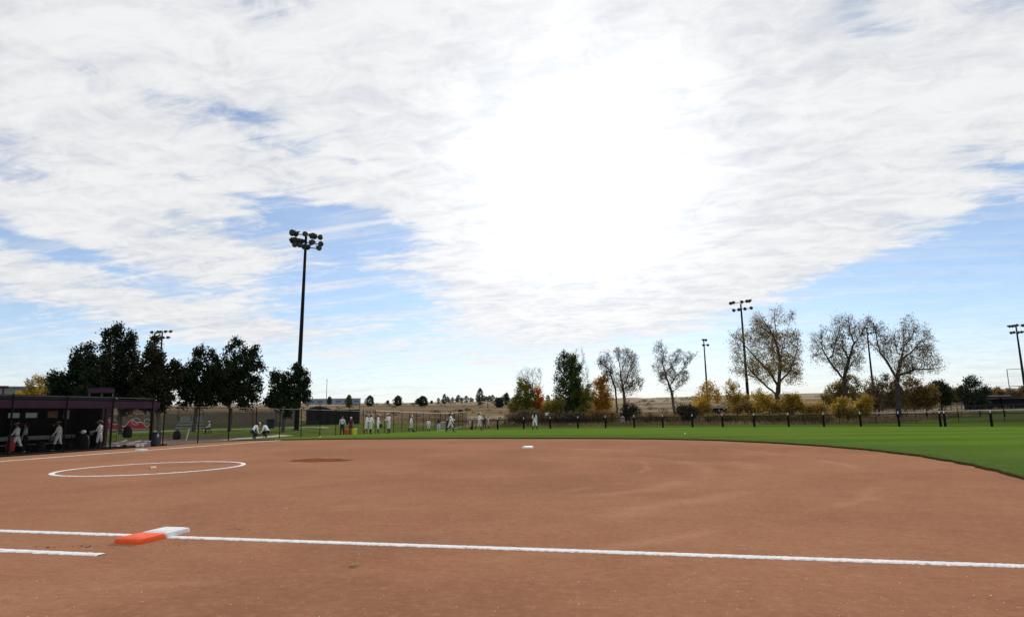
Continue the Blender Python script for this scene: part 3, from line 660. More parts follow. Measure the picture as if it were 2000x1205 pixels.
# dugout contents
def seat_bench(x, y0, y1, label):
    t = thing('bench', label, 'bench', (x, y0, dz+.02)); L_ = y1-y0
    mb = MB(); mb.box((0, L_/2, .45), (.35, L_, .04)); mb.build('seat', mat('bench_alu', (.30, .30, .31), .4, .1, 3, metal=.3), t)
    mb = MB(); mb.box((-.22, L_/2, .80), (.03, L_, .22)); mb.build('backrest', mat('bench_alu', (.30, .30, .31)), t)
    for y in np.linspace(.3, L_-.3, 5):
        mb = MB(); mb.box((0, y, .215), (.06, .06, .43)); mb.bar((-.05, y, .42), (-.215, y, .85), .02); mb.build('leg', M_DKRAIL, t)
seat_bench(-11.7, 14.0, 25.4, 'aluminium bench along the back wall inside the dugout')
M_BAG = mat('bag_black', (.012, .012, .016), .8, .3, 8); M_RED = mat('bag_red', (.42, .035, .035), .7, .2, 6)
def gear_bag(loc, s, m, label, name='gear_bag', rz=0):
    t = thing(name, label, 'bag', loc, rz)
    mb = MB(); prof = [(.05, 0), (.22, .02), (.26, .15), (.27, .45), (.23, .68), (.12, .78), (.03, .80)]
    mb.lathe([(r*s[0]/.27, z*s[1]/.8) for r, z in prof], n=14); b_ = mb.build('bag_body', m, t, smooth=True); b_.scale = (1, .7, 1)
    mb = MB(); a = np.linspace(0, math.pi, 9); mb.tube([(math.cos(q)*.09, 0, s[1]*.96+math.sin(q)*.12) for q in a], .014, 6); mb.build('handle', m, t)
    mb = MB(); mb.box((0, -.19*s[0]/.27, s[1]*.35), (s[0]*1.0, .06, s[1]*.4)); mb.build('pocket', m, t)
    return t
def inside(px, py, D): p = spot(px, py, D); return Vector((p[0], p[1], dz+.03))
gear_bag(inside(160, 876, 46), (.42, .95), M_BAG, 'bulky black equipment bag on the dugout floor topped by a white helmet')
gear_bag(inside(78, 880, 45.0), (.30, .6), M_BAG, 'small black bag under the bench beside the walking player with the glove')
gear_bag(inside(136, 880, 46.3), (.34, .55), M_BAG, 'squat black bag between two walking players on the dugout floor')
t = thing('batting_helmet', 'white batting helmet resting on the black equipment bag', 'helmet', inside(160, 876, 46)+Vector((0, 0, 1.05)))
mb = MB(); mb.ell((0, 0, 0), (.13, .15, .12), 14); mb.build('shell', M_WHITE, t, smooth=True); mb = MB(); mb.box((0, -.17, -.01), (.18, .1, .015)); mb.build('brim', M_WHITE, t)
bp_ = spot(250, 838, 46.2); t = gear_bag(Vector((bp_[0], bp_[1], .35)), (.30, .72), M_BAG, 'black bag hanging high on the dugout fence before the red banner')
# hanging white shirt
hp_ = spot(129, 808, 47); t = thing('hanging_towel', 'white and blue towel hanging from the dugout ceiling', 'towel', hp_, HZ(129))
mb = MB(); nx = 8
for i in range(nx):
    x0, x1 = -.16+.32*i/nx, -.16+.32*(i+1)/nx; f = lambda x: .02*math.sin(x*50)
    mb.add([(x0, f(x0), -.32), (x1, f(x1), -.32+.05), (x1, f(x1), .22), (x0, f(x0), .22), (x0, f(x0)+.02, -.32), (x1, f(x1)+.02, -.27), (x1, f(x1)+.02, .22), (x0, f(x0)+.02, .22)], [(0, 1, 2, 3), (7, 6, 5, 4), (3, 2, 6, 7), (0, 4, 5, 1)], 0 if i > 2 else 1)
mb.build('cloth', [mat('towel_white', (.72, .74, .80)), mat('towel_blue', (.10, .13, .30))], t)
hp_ = spot(103, 809, 47.45); t = thing('hanging_poster', 'small cream and red poster hung in the opening of the dugout back wall', 'poster', hp_, -math.pi/2)
mb = MB(); mb.box((0, 0, 0), (.62, .02, .40)); mb.build('sheet', mat('poster_cream', (.42, .34, .27), .8, .3, 9), t); mb = MB(); mb.box((-.27, -.016, -.03), (.06, .01, .5)); mb.box((.08, -.016, .0), (.10, .01, .2)); mb.build('mark', mat('poster_red', (.30, .05, .04)), t)
# scattered bats and pale gear at the kick board
for i, (px, py, a) in enumerate(((206, 872, .5), (222, 872, 1.2), (236, 870, -.4), (250, 871, .9), (262, 870, .1))):
    p = inside(px, py, 44.6); t = thing('bat', ['silver bat leaning steeply beside the maroon post', 'pale bat in a low pile by the fence foot', 'scuffed silver bat crossing the pile by the fence foot', 'white bat lying toward the bin', 'grey bat nearest the bin'][i], 'bat', p+Vector((.25, .1, .30+.10*(i % 2))), HZ(230), 'bats lying at the dugout fence')
    e = math.sin(a)*.5; L_ = .8; d = np.array([math.cos(a), 0, abs(e)*(.9 if i == 0 else .25)]); d /= np.linalg.norm(d)
    mb = MB(); mb.tube([d*(-.4), d*-.1, d*.1, d*.42], [.014, .015, .03, .033], 8); mb.build('barrel', mat('bat_silver', (.55, .55, .57), .35, .2, 6), t, smooth=True)
    mb = MB(); mb.tube([d*-.42, d*-.4], [.024, .024], 8); mb.build('knob', M_BLACK, t)
# bin and drinks cooler
p = inside(305, 868, 46.6); p.z = gz(p.x, p.y)+.07
t = thing('litter_bin', 'dark blue grey round litter bin outside the dugout end', 'bin', p)
mb = MB(); mb.lathe([(.20, 0), (.24, .03), (.27, .75), (.285, .76), (.285, .80)], n=18); mb.build('body', mat('bin_blue', (.040, .050, .075), .6, .15, 4), t, smooth=False)
mb = MB(); mb.lathe([(.29, .80), (.29, .83), (.2, .87), (.02, .89)], n=18); mb.build('lid', mat('bin_lid', (.02, .022, .03)), t)
mb = MB(); mb.ell((.17, -.12, .66), (.10, .07, .16), 8); mb.build('bag_liner', mat('liner', (.62, .64, .70)), t)
p = inside(287, 870, 45.6); p.z = gz(p.x, p.y)+.07; t = thing('drink_cooler', 'grey white drinks cooler beside the litter bin', 'cooler', p, HZ(287))
t.scale = (.62, .8, .8); mb = MB(); mb.box((0, 0, .2), (.6, .35, .38)); mb.build('body', mat('cooler_grey', (.22, .23, .26), .5), t); mb = MB(); mb.box((0, 0, .41), (.63, .38, .05)); mb.build('lid', mat('cooler_white', (.6, .6, .64)), t); mb = MB(); mb.bar((-.33, 0, .3), (-.33, 0, .36), .03); mb.build('handle', M_DKRAIL, t)

# ------------------------------------------------------------------ banner, bleachers, tables, cage
bp0 = ground(250, 832, 96.0); bt = thing('banner', 'red and white flame patterned banner hung on the park fence', 'banner', bp0+Vector((.55, -.62, .2)), HZ(250)-.05)
mb = MB(); wdt = 5.6
def wave(x, k_=0): return .82+.30*math.sin(x*2.3+k_)+.18*math.sin(x*5.1+k_*2)
nx = 56
for i in range(nx):
    x0, x1 = -wdt/2+wdt*i/nx, -wdt/2+wdt*(i+1)/nx
    a, b_ = wave(x0), wave(x1)
    for (lo0, lo1, hi0, hi1, m_) in ((0, 0, .16, .16, 2), (.16, .16, a, b_, 0), (a, b_, a+.10, b_+.10, 1), (a+.10, b_+.10, 1.75, 1.75, 3)):
        mb.add([(x0, -.02, lo0), (x1, -.02, lo1), (x1, -.02, hi1), (x0, -.02, hi0), (x0, .0, lo0), (x1, .0, lo1), (x1, .0, hi1), (x0, .0, hi0)], [(0, 1, 2, 3), (7, 6, 5, 4)], m_)
mb.build('cloth', [mat('banner_red', (.46, .035, .050), .8, .15, 2), mat('banner_white', (.66, .63, .60)), mat('banner_base', (.34, .33, .27)), mat('banner_tan', (.155, .122, .088), .8, .3, 3)], bt)
mb = MB()
for cx_, s in ((-1.6, .30), (.9, .42), (2.1, .3)):
    a = np.linspace(.3, 5.4, 14); mb.tube([(cx_+math.cos(q)*s*1.1, -.03, 1.05+math.sin(q)*s) for q in a], .035, 5)
mb.build('swirl', mat('banner_white', (.66, .63, .60)), bt)
# bleachers
M_ALU = mat('aluminium', (.46, .46, .47), .45, .1, 2, metal=.2)
p = ground(370, 836, 80); t = thing('bleacher', 'small pale aluminium bleacher under the shade trees', 'bleacher', p, HZ(370)-.08)
for i in range(3):
    mb = MB(); mb.box((0, i*.6, .45+i*.32), (2.7, .28, .05)); mb.build('seat_plank', M_ALU, t)
    mb = MB(); mb.box((0, i*.6-.32, .2+i*.32), (2.7, .28, .04)); mb.build('foot_plank', M_ALU, t)
mb = MB(); mb.box((-.66, 1.55, 1.45), (1.25, .04, .55)); mb.box((.66, 1.55, 1.45), (1.25, .04, .55)); mb.build('back_panel', mat('panel_grey', (.42, .42, .42), .6), t)
for x in (-1.2, 0, 1.2):
    mb = MB(); mb.bar((x, -.4, 0), (x, 1.5, 1.15), .03); mb.bar((x, 1.5, 0), (x, 1.5, 1.75), .03); mb.bar((x, .6, 0), (x, .6, .75), .03); mb.build('frame', M_DKRAIL, t)
# litter bag, seated lump
p = ground(346, 846, 62); gear_bag(p+Vector((0, 0, .06)), (.36, .75), M_BAG, 'round black rubbish bag standing on the mulch bed', 'rubbish_bag')
p = ground(364, 852, 60); t = thing('sign_post', 'thin leaning white post at the edge of the mulch bed', 'post', p+Vector((0, 0, .05))); mb = MB(); mb.bar((0, 0, 0), (.14, .1, .92), .035); mb.bar((.14, .1, .92), (.145, .104, .96), .05, .02); mb.build('pole', mat('white_pvc', (.78, .78, .76), .5), t)
M_TABLE = mat('table_dark', (.022, .024, .030), .7, .2, 3)
def picnic_table(px, D, label):
    p = ground(px, 832, D); t = thing('picnic_table', label, 'table', p+Vector((0, 0, .05)), HZ(px), 'dark picnic tables by the batting cage')
    mb = MB(); mb.box((0, 0, .75), (2.2, .75, .05)); mb.build('table_top', M_TABLE, t)
    for y in (-.7, .7): mb = MB(); mb.box((0, y, .45), (2.2, .28, .05)); mb.build('bench_seat', M_TABLE, t)
    for x in (-.8, .8): mb = MB(); mb.bar((x, -.65, 0), (x, .3, .74), .04); mb.bar((x, .65, 0), (x, -.3, .74), .04); mb.box((x, 0, .41), (.06, 1.5, .06)); mb.build('leg_frame', M_TABLE, t)
picnic_table(606, 92, 'dark picnic table right in front of the batting cage'); picnic_table(532, 90, 'dark picnic table under the smallest shade tree')
p = ground(528, 836, 88); t = thing('utility_box', 'dark blue utility box near the smallest shade tree', 'box', p+Vector((0, 0, .05)), HZ(528)); mb = MB(); mb.box((0, 0, .55), (.9, .6, 1.1)); mb.build('cabinet', mat('navy_box', (.02, .03, .06), .6), t); mb = MB(); mb.box((0, 0, 1.13), (1.0, .7, .06)); mb.build('lid', mat('navy_box', (.02, .03, .06)), t)
# batting cage
ca = ground(598, 831, 106); t = thing('batting_cage', 'dark netted batting cage with a domed canopy behind the foul fence', 'cage', ca, HZ(640))
Wc, Hc, Dc = 8.0, 2.3, 6.0; MN = netmat('cage_net', (.009, .010, .013), .86)
mb = MB()
for y in (0, Dc): mb.add([(0, y, .05), (Wc, y, .05), (Wc, y, Hc), (0, y, Hc)], [(0, 1, 2, 3)])
for x in (0, Wc): mb.add([(x, 0, .05), (x, Dc, .05), (x, Dc, Hc), (x, 0, Hc)], [(0, 1, 2, 3)])
mb.build('side_net', MN, t)
mb = MB(); 
for i in range(10):
    x0, x1 = .3+4.2*i/10-.6, .3+4.2*(i+1)/10-.6; g_ = lambda x: Hc+.05+.55*math.sin(math.pi*min(1, max(0, (x+.3)/4.2)))
    mb.add([(x0, 0, g_(x0)), (x1, 0, g_(x1)), (x1, Dc, g_(x1)), (x0, Dc, g_(x0)), (x0, 0, Hc-.05), (x1, 0, Hc-.05)], [(0, 1, 2, 3), (0, 4, 5, 1)])
mb.build('canopy', mat('canopy_black', (.012, .013, .018), .7), t)
for x in np.linspace(0, Wc, 6):
    hh = Hc+(.85 if x > 4.5 else 0)*(x-3)/(Wc-3); mb = MB(); mb.bar((x, -.03, 0), (x, -.03, hh), .05, n=6); mb.build('post', M_BLACK, t)
mb = MB(); mb.bar((4.6, -.03, Hc+.2), (Wc, -.03, Hc+.85), .03); mb.bar((0, -.03, Hc), (Wc, -.03, Hc), .03); mb.build('rail', M_BLACK, t)
# flag pole
p = ground(637, 806, 115); t = thing('flag_pole', 'slim bare pole rising behind the batting cage', 'pole', p); mb = MB(); mb.bar((0, 0, 0), (0, 0, 7.3), .07, .04); mb.build('shaft', mat('pole_grey', (.20, .20, .21), .5), t); mb = MB(); mb.ell((0, 0, 7.35), (.09, .09, .09), 8); mb.build('finial', mat('pole_grey', (.2, .2, .21)), t)
# pitching screen
p = ground(866, 839, 88); t = thing('pitching_screen', 'white pipe pitching screen beside the pale railed fence', 'screen', p, HZ(866)+.2)
mb = MB(); mw = mat('white_pipe', (.72, .72, .70), .4)
for a, b_ in (((-.45, 0, 0), (-.45, 0, 1.25)), ((.45, 0, 0), (.45, 0, 1.25)), ((-.45, 0, 1.25), (.45, 0, 1.25)), ((-.45, 0, .08), (.45, 0, .08)), ((-.45, -.4, 0), (-.45, .4, 0)), ((.45, -.4, 0), (.45, .4, 0))): mb.bar(a, b_, .04, n=6)
mb.build('frame', mw, t); mb = MB(); mb.add([(-.45, 0, .08), (.45, 0, .08), (.45, 0, 1.25), (-.45, 0, 1.25)], [(0, 1, 2, 3)]); mb.build('net', netmat('screen_net', (.5, .5, .48), .22), t)
# blank sign
p = ground(1069, 822, 108); t = thing('sign', 'small blank white sign on a post before the dark tall tree', 'sign', p, HZ(1069)); mb = MB(); mb.bar((0, 0, 0), (0, 0, 2.1), .03); mb.build('post', M_DKRAIL, t); mb = MB(); mb.box((0, -.045, 1.9), (.62, .025, .42)); mb.build('plate', mat('sign_white', (.72, .74, .74)), t)

# ------------------------------------------------------------------ floodlight poles
M_POLE = mat('pole_dark', (.012, .012, .014), .7, .15, .6, spec=.1); M_LAMP = mat('lamp_dark', (.020, .020, .022), .6, .2, 3, spec=.15); M_LENS = mat('lamp_lens', (.07, .075, .08), .3, .1, 3)
def flood(name, label, px, py, D, H, rows, span, arm_az, aim_az, r0=.28, r1=.14, lamp=1.0, tilt=35, back=False, lean=0.):
    p = ground(px, py, D); H = spot(px, H, D)[2]-p.z; t = thing(name, label, 'light pole', p, 0, 'floodlight poles round the fields'); t.rotation_euler = (0, R(lean), 0)
    mb = MB(); mb.bar((0, 0, -.2), (0, 0, H), r0, r1, n=14); mb.lathe([(r0*1.5, 0), (r0*1.5, .12), (r0*1.05, .2)], n=14); mb.build('pole', M_POLE, t, smooth=False)
    ad = np.array([math.sin(arm_az), math.cos(arm_az), 0])
    am = np.array([math.sin(aim_az), math.cos(aim_az), 0])
    for ri, (n, frac, dz_) in enumerate(rows):
        z = H+dz_; hs = span*frac/2
        mb = MB(); mb.bar(ad*-hs+[0, 0, z], ad*hs+[0, 0, z], .06*lamp, n=6); arm = mb.build('crossarm', M_POLE, t)
        for i in range(n):
            s = -hs+2*hs*i/(n-1) if n > 1 else 0
            ja = rng.normal(0, .6); aim = np.array([math.sin(aim_az+ja+s*.06), math.cos(aim_az+ja+s*.06), 0]); tl = R(tilt+rng.normal(0, 8))
            ax_ = np.array([aim[0]*math.cos(tl), aim[1]*math.cos(tl), -math.sin(tl)])
            u = np.cross(ax_, [0, 0, 1]); u /= np.linalg.norm(u); v = np.cross(u, ax_); M3 = np.stack([u, v, ax_], 1)
            c = ad*s+np.array([0, 0, z-.02]); L_ = .36*lamp
            mb = MB(); mb.lathe([(.08*L_/.36, -.30*L_/.36), (.11*L_/.36, -.12*L_/.36), (.2*L_/.36, .0), (.31*L_/.36, .2*L_/.36), (.335*L_/.36, .3*L_/.36), (.335*L_/.36, .52*L_/.36)], c+aim*.25*lamp+np.array([0, 0, .18*lamp]), 12, 0, M3)
            h = mb.build('floodlight', M_LAMP, t, smooth=False)
            mb = MB(); mb.lathe([(.30*L_/.36, .524*L_/.36), (.28*L_/.36, .545*L_/.36), (.02, .55*L_/.36)], c+aim*.25*lamp+np.array([0, 0, .18*lamp]), 12, 0, M3); mb.build('lens', M_LENS, h)
            mb = MB(); mb.bar(c, c+aim*.2*lamp+np.array([0, 0, .14*lamp]), .035*lamp, n=5); mb.build('bracket', M_POLE, h)
    if back:
        mb = MB(); mb.box((0, -.0, 3.2), (.55, .62, .9)); mb.build('control_box', M_POLE, t)
flood('floodlight_pole', 'tallest black floodlight pole with a crowded lamp head above the shade trees', 579, 836, 83, 462, [(8, 1.0, 0.15), (7, .95, -.75), (5, .7, -1.35)], 3.9, YAW+math.pi/2-.65, R(150), .30, .155, 1.0, 30, True, 1.1)
flood('floodlight_pole', 'floodlight pole with nine lamps beside the big golden cottonwood', 1464, 815, 140, 592, [(5, 1.0, .3), (4, .78, -1.2)], 4.7, math.pi/2+.05+.42, R(185), .34, .16, 1.0, 28, True)
flood('floodlight_pole', 'slim floodlight pole seen edge on above the small yellow tree', 1384, 806, 205, 664, [(2, 1.0, 0), (2, 1.0, -1.6), ], 1.2, R(-5)+math.pi/2, R(95), .32, .16, 1.15, 25)
flood('floodlight_pole', 'floodlight pole rising through the leaning cottonwood crown', 1709, 792, 200, 640, [(4, 1.0, 0), (3, .7, -1.5)], 3.6, math.pi/2+.3, R(190), .30, .16, .85, 28)
flood('floodlight_pole', 'floodlight pole cut by the picture edge above the other field', 2007, 792, 200, 635, [(6, 1.0, 0), (5, .8, -1.6)], 3.5, math.pi/2+.45, R(200), .32, .16, 1.0, 28)
flood('floodlight_pole', 'distant floodlight pole peeking over the trees behind the dugout', 306, 812, 190, 648, [(5, 1.0, 0), (4, .8, -1.6)], 5.4, YAW+math.pi/2, R(160), .32, .18, 1.1, 28)

# ------------------------------------------------------------------ far buildings
def warehouse(px0, px1, pytop, D, label, wall, depth=14, base_py=800):
    a = ground(px0, base_py, D); b_ = ground(px1, base_py, D); L_ = (b_-a).length; top = spot((px0+px1)/2, pytop, D)[2]; rz = math.atan2(b_.y-a.y, b_.x-a.x)
    a.z = min(a.z, b_.z)-.3; h = top-a.z; t = thing('warehouse', label, 'building', a, rz)
    mb = MB(); mb.box((L_/2, depth/2, h/2), (L_, depth, h)); mb.build('wall', wall, t)
    mb = MB(); mb.box((L_/2, depth/2, h+.12), (L_+.5, depth+.5, .24)); mb.build('roof', mat('roof_grey', (.25, .27, .30), .6), t)
    for i in range(6):
        x = L_*(i+.5)/6; mb = MB(); mb.box((x, -.06, h*.62), (L_*.10, .1, h*.22)); mb.build('window', mat('window_dark', (.07, .09, .11), .2), t)
    return t
warehouse(598, 704, 779, 420, 'long low blue grey warehouse on the horizon left of the shrubs', mat('wall_bluegrey', (.20, .26, .33), .7, .12, .1))
warehouse(-30, 118, 757, 150, 'flat roofed grey building behind the dugout roof', mat('wall_greygreen', (.17, .19, .19), .7, .12, .2), base_py=822)
# other field: low dugout, bleacher, backstop, rail fence
p = ground(1880, 797, 130); t = thing('field_house', 'long dark low shelter with a pale roof edge on the neighbouring field', 'building', p, -.62)
rz_ = math.radians(-34); t.rotation_euler.z = rz_
mb = MB(); mb.box((8, 3, .95), (16, 4, 1.9)); mb.build('wall', mat('house_dark', (.020, .020, .030), .8, .3, .5), t)
mb = MB(); mb.box((8, 2.6, 2.15), (16.6, 5.4, .26)); mb.build('roof', mat('roof_purple', (.05, .035, .05), .7), t); mb = MB(); mb.box((3.4, -.12, 2.36), (6.4, .1, .12)); mb.build('roof_edge', mat('edge_pale', (.45, .46, .48), .6), t)
for x in (1.2, 5.2, 9.2, 13.2): mb = MB(); mb.box((x, .4, 1.0), (.2, .2, 2.0)); mb.build('post', M_BLACK, t)
p = ground(1877, 796, 134); t = thing('bleacher', 'little whitish bleacher next to the dark shelter on the neighbouring field', 'bleacher', p, -.4)
for i in range(4): mb = MB(); mb.box((0, i*.55, .35+i*.3), (3.4, .3, .06)); mb.build('seat_plank', M_ALU, t)
for x in (-1.5, 0, 1.5): mb = MB(); mb.bar((x, -.2, 0), (x, 1.8, 1.3), .05); mb.bar((x, 1.8, 0), (x, 1.8, 1.3), .05); mb.build('frame', M_DKRAIL, t)
p = ground(1977, 796, 150); t = thing('backstop', 'tall wire backstop frame above the dark shelter', 'backstop', p, -.5)
mb = MB()
for x in (0, 4, 8): mb.bar((x, 0, 0), (x, 0, 6.1), .07, n=6)
for z in (3, 6.1): mb.bar((0, 0, z), (8, 0, z), .05, n=6)
mb.build('frame', M_DKRAIL, t); mb = MB(); mb.add([(0, 0, 0), (8, 0, 0), (8, 0, 6.1), (0, 0, 6.1)], [(0, 1, 2, 3)]); mb.build('net', netmat('backstop_net', (.05, .05, .05), .05), t)
RF = [ground(px, 797, D) for px, D in ((1640, 116), (1720, 115), (1800, 113), (1865, 112), (1950, 106), (2060, 101))]
root = thing('rail_fence', 'low dark fence with a white top cap on the neighbouring field', 'fence', RF[0]); 
P_ = resample([tuple(p[:2]) for p in RF], 4.0); mr_ = MB()
for q in P_:
    mb = MB(); mb.bar((q[0]-RF[0].x, q[1]-RF[0].y, gz(*q)-RF[0].z), (q[0]-RF[0].x, q[1]-RF[0].y, gz(*q)-RF[0].z+.95), .08, n=6); mb.build('post', M_BLACK, root)
for a, b_ in zip(P_[:-1], P_[1:]): mr_.bar((a[0]-RF[0].x, a[1]-RF[0].y, gz(*a)-RF[0].z+.92), (b_[0]-RF[0].x, b_[1]-RF[0].y, gz(*b_)-RF[0].z+.92), .07, n=6)
mr_.build('top_cap', mat('cap_white', (.70, .69, .66), .6), root)
p = ground(1384, 806, 128); t = thing('shelter', 'small dark shelter with a pale flat roof among the yellow bushes', 'shelter', p, HZ(1400)-.1)
mb = MB(); mb.box((2, .8, .85), (4.0, 1.6, 1.7)); mb.build('wall', mat('shelter_dark', (.02, .021, .026)), t); mb = MB(); mb.box((2.2, .7, 1.79), (4.7, 2.3, .16)); mb.build('roof', mat('edge_pale', (.45, .46, .48), .6), t)
# ------------------------------------------------------------------ trees
M_BARK = mat('bark', (.050, .042, .035), .9, .3, 5, bump=.4); M_BARKP = mat('bark_pale', (.095, .082, .068), .9, .3, 4, bump=.4); M_TWIG = mat('twig', (.13, .105, .085), .9, .25, 4)
L_PEAR = leafmat('pear_leaf', (.012, .021, .010), (.022, .034, .014), .8, .15); L_PEAR2 = leafmat('pear_leaf_bronze', (.019, .022, .010), (.038, .033, .014), .6, .18)
L_GREEN = leafmat('green_leaf', (.050, .085, .018), (.12, .15, .028), .7, .42); L_GOLD = leafmat('gold_leaf', (.40, .235, .024), (.52, .35, .050), .8, .55)
L_ORANGE = leafmat('orange_leaf', (.46, .17, .022), (.55, .28, .03), .9, .55); L_RED = leafmat('red_leaf', (.48, .105, .022), (.52, .17, .03), .9, .5)
L_BROWN = leafmat('brown_leaf', (.105, .082, .052), (.19, .135, .070), .7, .42); L_OLIVE = leafmat('olive_leaf', (.19, .155, .028), (.30, .225, .040), .6, .5)
L_PINE = leafmat('pine_needles', (.018, .032, .018), (.032, .05, .024), .9, .15); L_DRY = leafmat('dry_brush', (.20, .145, .075), (.32, .235, .12), .5, .5); L_RUST = leafmat('rust_leaf', (.27, .155, .040), (.38, .24, .055), .7, .5)
def grow(A, start, trunk_top, step, kill, r, iters=140, infl=9., limbs=(), up=0., paths=()):
    # space colonisation: a trunk, then limbs that reach for the attractor points
    N = [np.array(start, float)]; par = [-1]
    tt_ = np.array(trunk_top, float); L_ = np.linalg.norm(tt_-N[0]); n = max(1, int(L_/step))
    for i in range(1, n+1): N.append(N[0]+(tt_-N[0])*i/n+r.normal(0, step*.06, 3)); par.append(len(N)-2)
    if paths:
        N = [np.array(start, float)]; par = [-1]
        for k_, pth in enumerate(paths):
            pth = [np.array(q) for q in pth]; prev = 0
            if k_: prev = int(np.linalg.norm(np.array(N)-pth[0], axis=1).argmin()) if k_ > 0 else 0
            off = N[prev]-pth[0] if k_ else np.zeros(3); slope = r.uniform(-.55, .55); away = np.array([math.sin(YAW), math.cos(YAW), 0]); L0 = 0.
            pts = [N[prev]]+[q for q in (pth if not k_ else pth[1:])]
            for a, b_ in zip(pts[:-1], pts[1:]):
                Ls = np.linalg.norm(b_-a); m_ = max(1, int(round(Ls/step)))
                for i in range(1, m_+1):
                    L0 += Ls/m_; dpt = off*(away@off != 0)*0 + away*(off@away) + away*slope*L0*(k_ > 0)
                    N.append(a+(b_-a)*i/m_+dpt*(1)+r.normal(0, step*.07, 3)); par.append(prev); prev = len(N)-1
    nt_ = len(N)-1
    for c, q in limbs:       # main limbs: leave the tree where the climb to this lobe is easiest, and rise in a slack curve
        e1 = c+np.array([0, 0, q[2]*.25]); NN = np.array(N); dd = np.linalg.norm(NN-e1, axis=1); hgt = e1[2]-NN[:, 2]
        cost = dd+np.where(hgt < .45*dd, 50, 0)+np.where(np.arange(len(NN)) < nt_*.55, 50, 0)+np.linspace(0, 0, len(NN)); prev = int(cost.argmin()); p0 = NN[prev]
        L2 = np.linalg.norm(e1-p0); m_ = max(2, int(L2/step)); mid = (p0+e1)/2+np.array([*(e1[:2]-p0[:2]), 0])*.12+r.normal(0, .06*L2, 3); w1, w2 = r.normal(0, .045*L2, 3), r.normal(0, .02*L2, 3); f1 = r.uniform(1.5, 3)
        for i in range(1, m_+1):
            t = i/m_; N.append((1-t)**2*p0+2*t*(1-t)*mid+t*t*e1+w1*math.sin(t*math.pi*f1)*t+w2*math.sin(t*11)*t+r.normal(0, step*.10, 3)); par.append(prev); prev = len(N)-1
    N = list(N); A = A.copy(); d = np.full(len(A), 1e9); near = np.zeros(len(A), int)
    def upd(k0):
        P_ = np.array(N[k0:]); q = np.linalg.norm(A[:, None]-P_[None], axis=2); j = q.argmin(1); qq = q[np.arange(len(A)), j]
        b_ = qq < d; d[b_] = qq[b_]; near[b_] = j[b_]+k0
    upd(0)
    for it in range(iters):
        keep = d > kill; A = A[keep]; d = d[keep]; near = near[keep]
        if len(A) == 0: break
        act = d < (infl if (it > 4 or len(limbs) or len(paths)) else 1e8)
        if not act.any(): break
        k0 = len(N)
        for i in np.unique(near[act]):
            v = A[act & (near == i)]-N[i]; v = (v/np.linalg.norm(v, axis=1)[:, None]).mean(0)+r.normal(0, .22, 3)+np.array([0, 0, up]); nv = np.linalg.norm(v)
            if nv < 1e-3: continue
            N.append(N[i]+v/nv*step); par.append(i)
        if len(N) == k0 or len(N) > 5200: break
        upd(k0)
    return np.array(N), np.array(par)
def radii(par, tip, ex=2.4, trunk=None):
    n = len(par); s = np.zeros(n)
    for i in range(n-1, -1, -1):
        if s[i] == 0: s[i] = tip**ex
        if par[i] >= 0: s[par[i]] += s[i]
    rr = s**(1/ex)
    if trunk: rr = tip+(trunk-tip)*(np.maximum(0, rr-tip)/max(1e-6, rr[0]-tip))**1.22
    return rr
def frusta(N, par, rad, n=5):
    i = np.nonzero(par >= 0)[0]; a = N[par[i]]; b_ = N[i]; d = b_-a; d /= np.linalg.norm(d, axis=1)[:, None]+1e-9
    h = np.where(np.abs(d[:, 2:3]) < .9, np.array([[0, 0, 1.]]), np.array([[1., 0, 0]])); u = np.cross(d, h); u /= np.linalg.norm(u, axis=1)[:, None]; w_ = np.cross(d, u)
    ra = np.minimum(rad[par[i]], rad[i]*1.35); rb = rad[i]; t = np.arange(n+1)*2*math.pi/n; Q = []
    C = np.cos(t)[None, :, None]*u[:, None]+np.sin(t)[None, :, None]*w_[:, None]
    lo = a[:, None]-d[:, None]*(ra*.3)[:, None, None]+C*ra[:, None, None]; hi = b_[:, None]+C*rb[:, None, None]
    return np.stack([lo[:, :-1], lo[:, 1:], hi[:, 1:], hi[:, :-1]], 2).reshape(-1, 3)
def leaves(P_, size, r, droop=0.):
    n = len(P_); v = r.normal(size=(n, 3)); v /= np.linalg.norm(v, axis=1)[:, None]; v[:, 2] -= droop; q = r.normal(size=(n, 3)); w_ = np.cross(v, q); w_ /= np.linalg.norm(w_, axis=1)[:, None]+1e-9
    s = size*r.uniform(.6, 1.35, n)[:, None]
    return np.stack([P_-v*s*.5, P_+w_*s*.32, P_+v*s*.5, P_-w_*s*.32], 1).reshape(-1, 3)
def in_ell(c, rad, n, r, shell=0.):
    v = r.normal(size=(n, 3)); v /= np.linalg.norm(v, axis=1)[:, None]; return np.array(c)+v*(r.uniform(shell, 1, n)**(1/2.6))[:, None]*np.array(rad)
right = np.array([math.cos(YAW), -math.sin(YAW), 0]); fwd = np.array([math.sin(YAW), math.cos(YAW), 0])
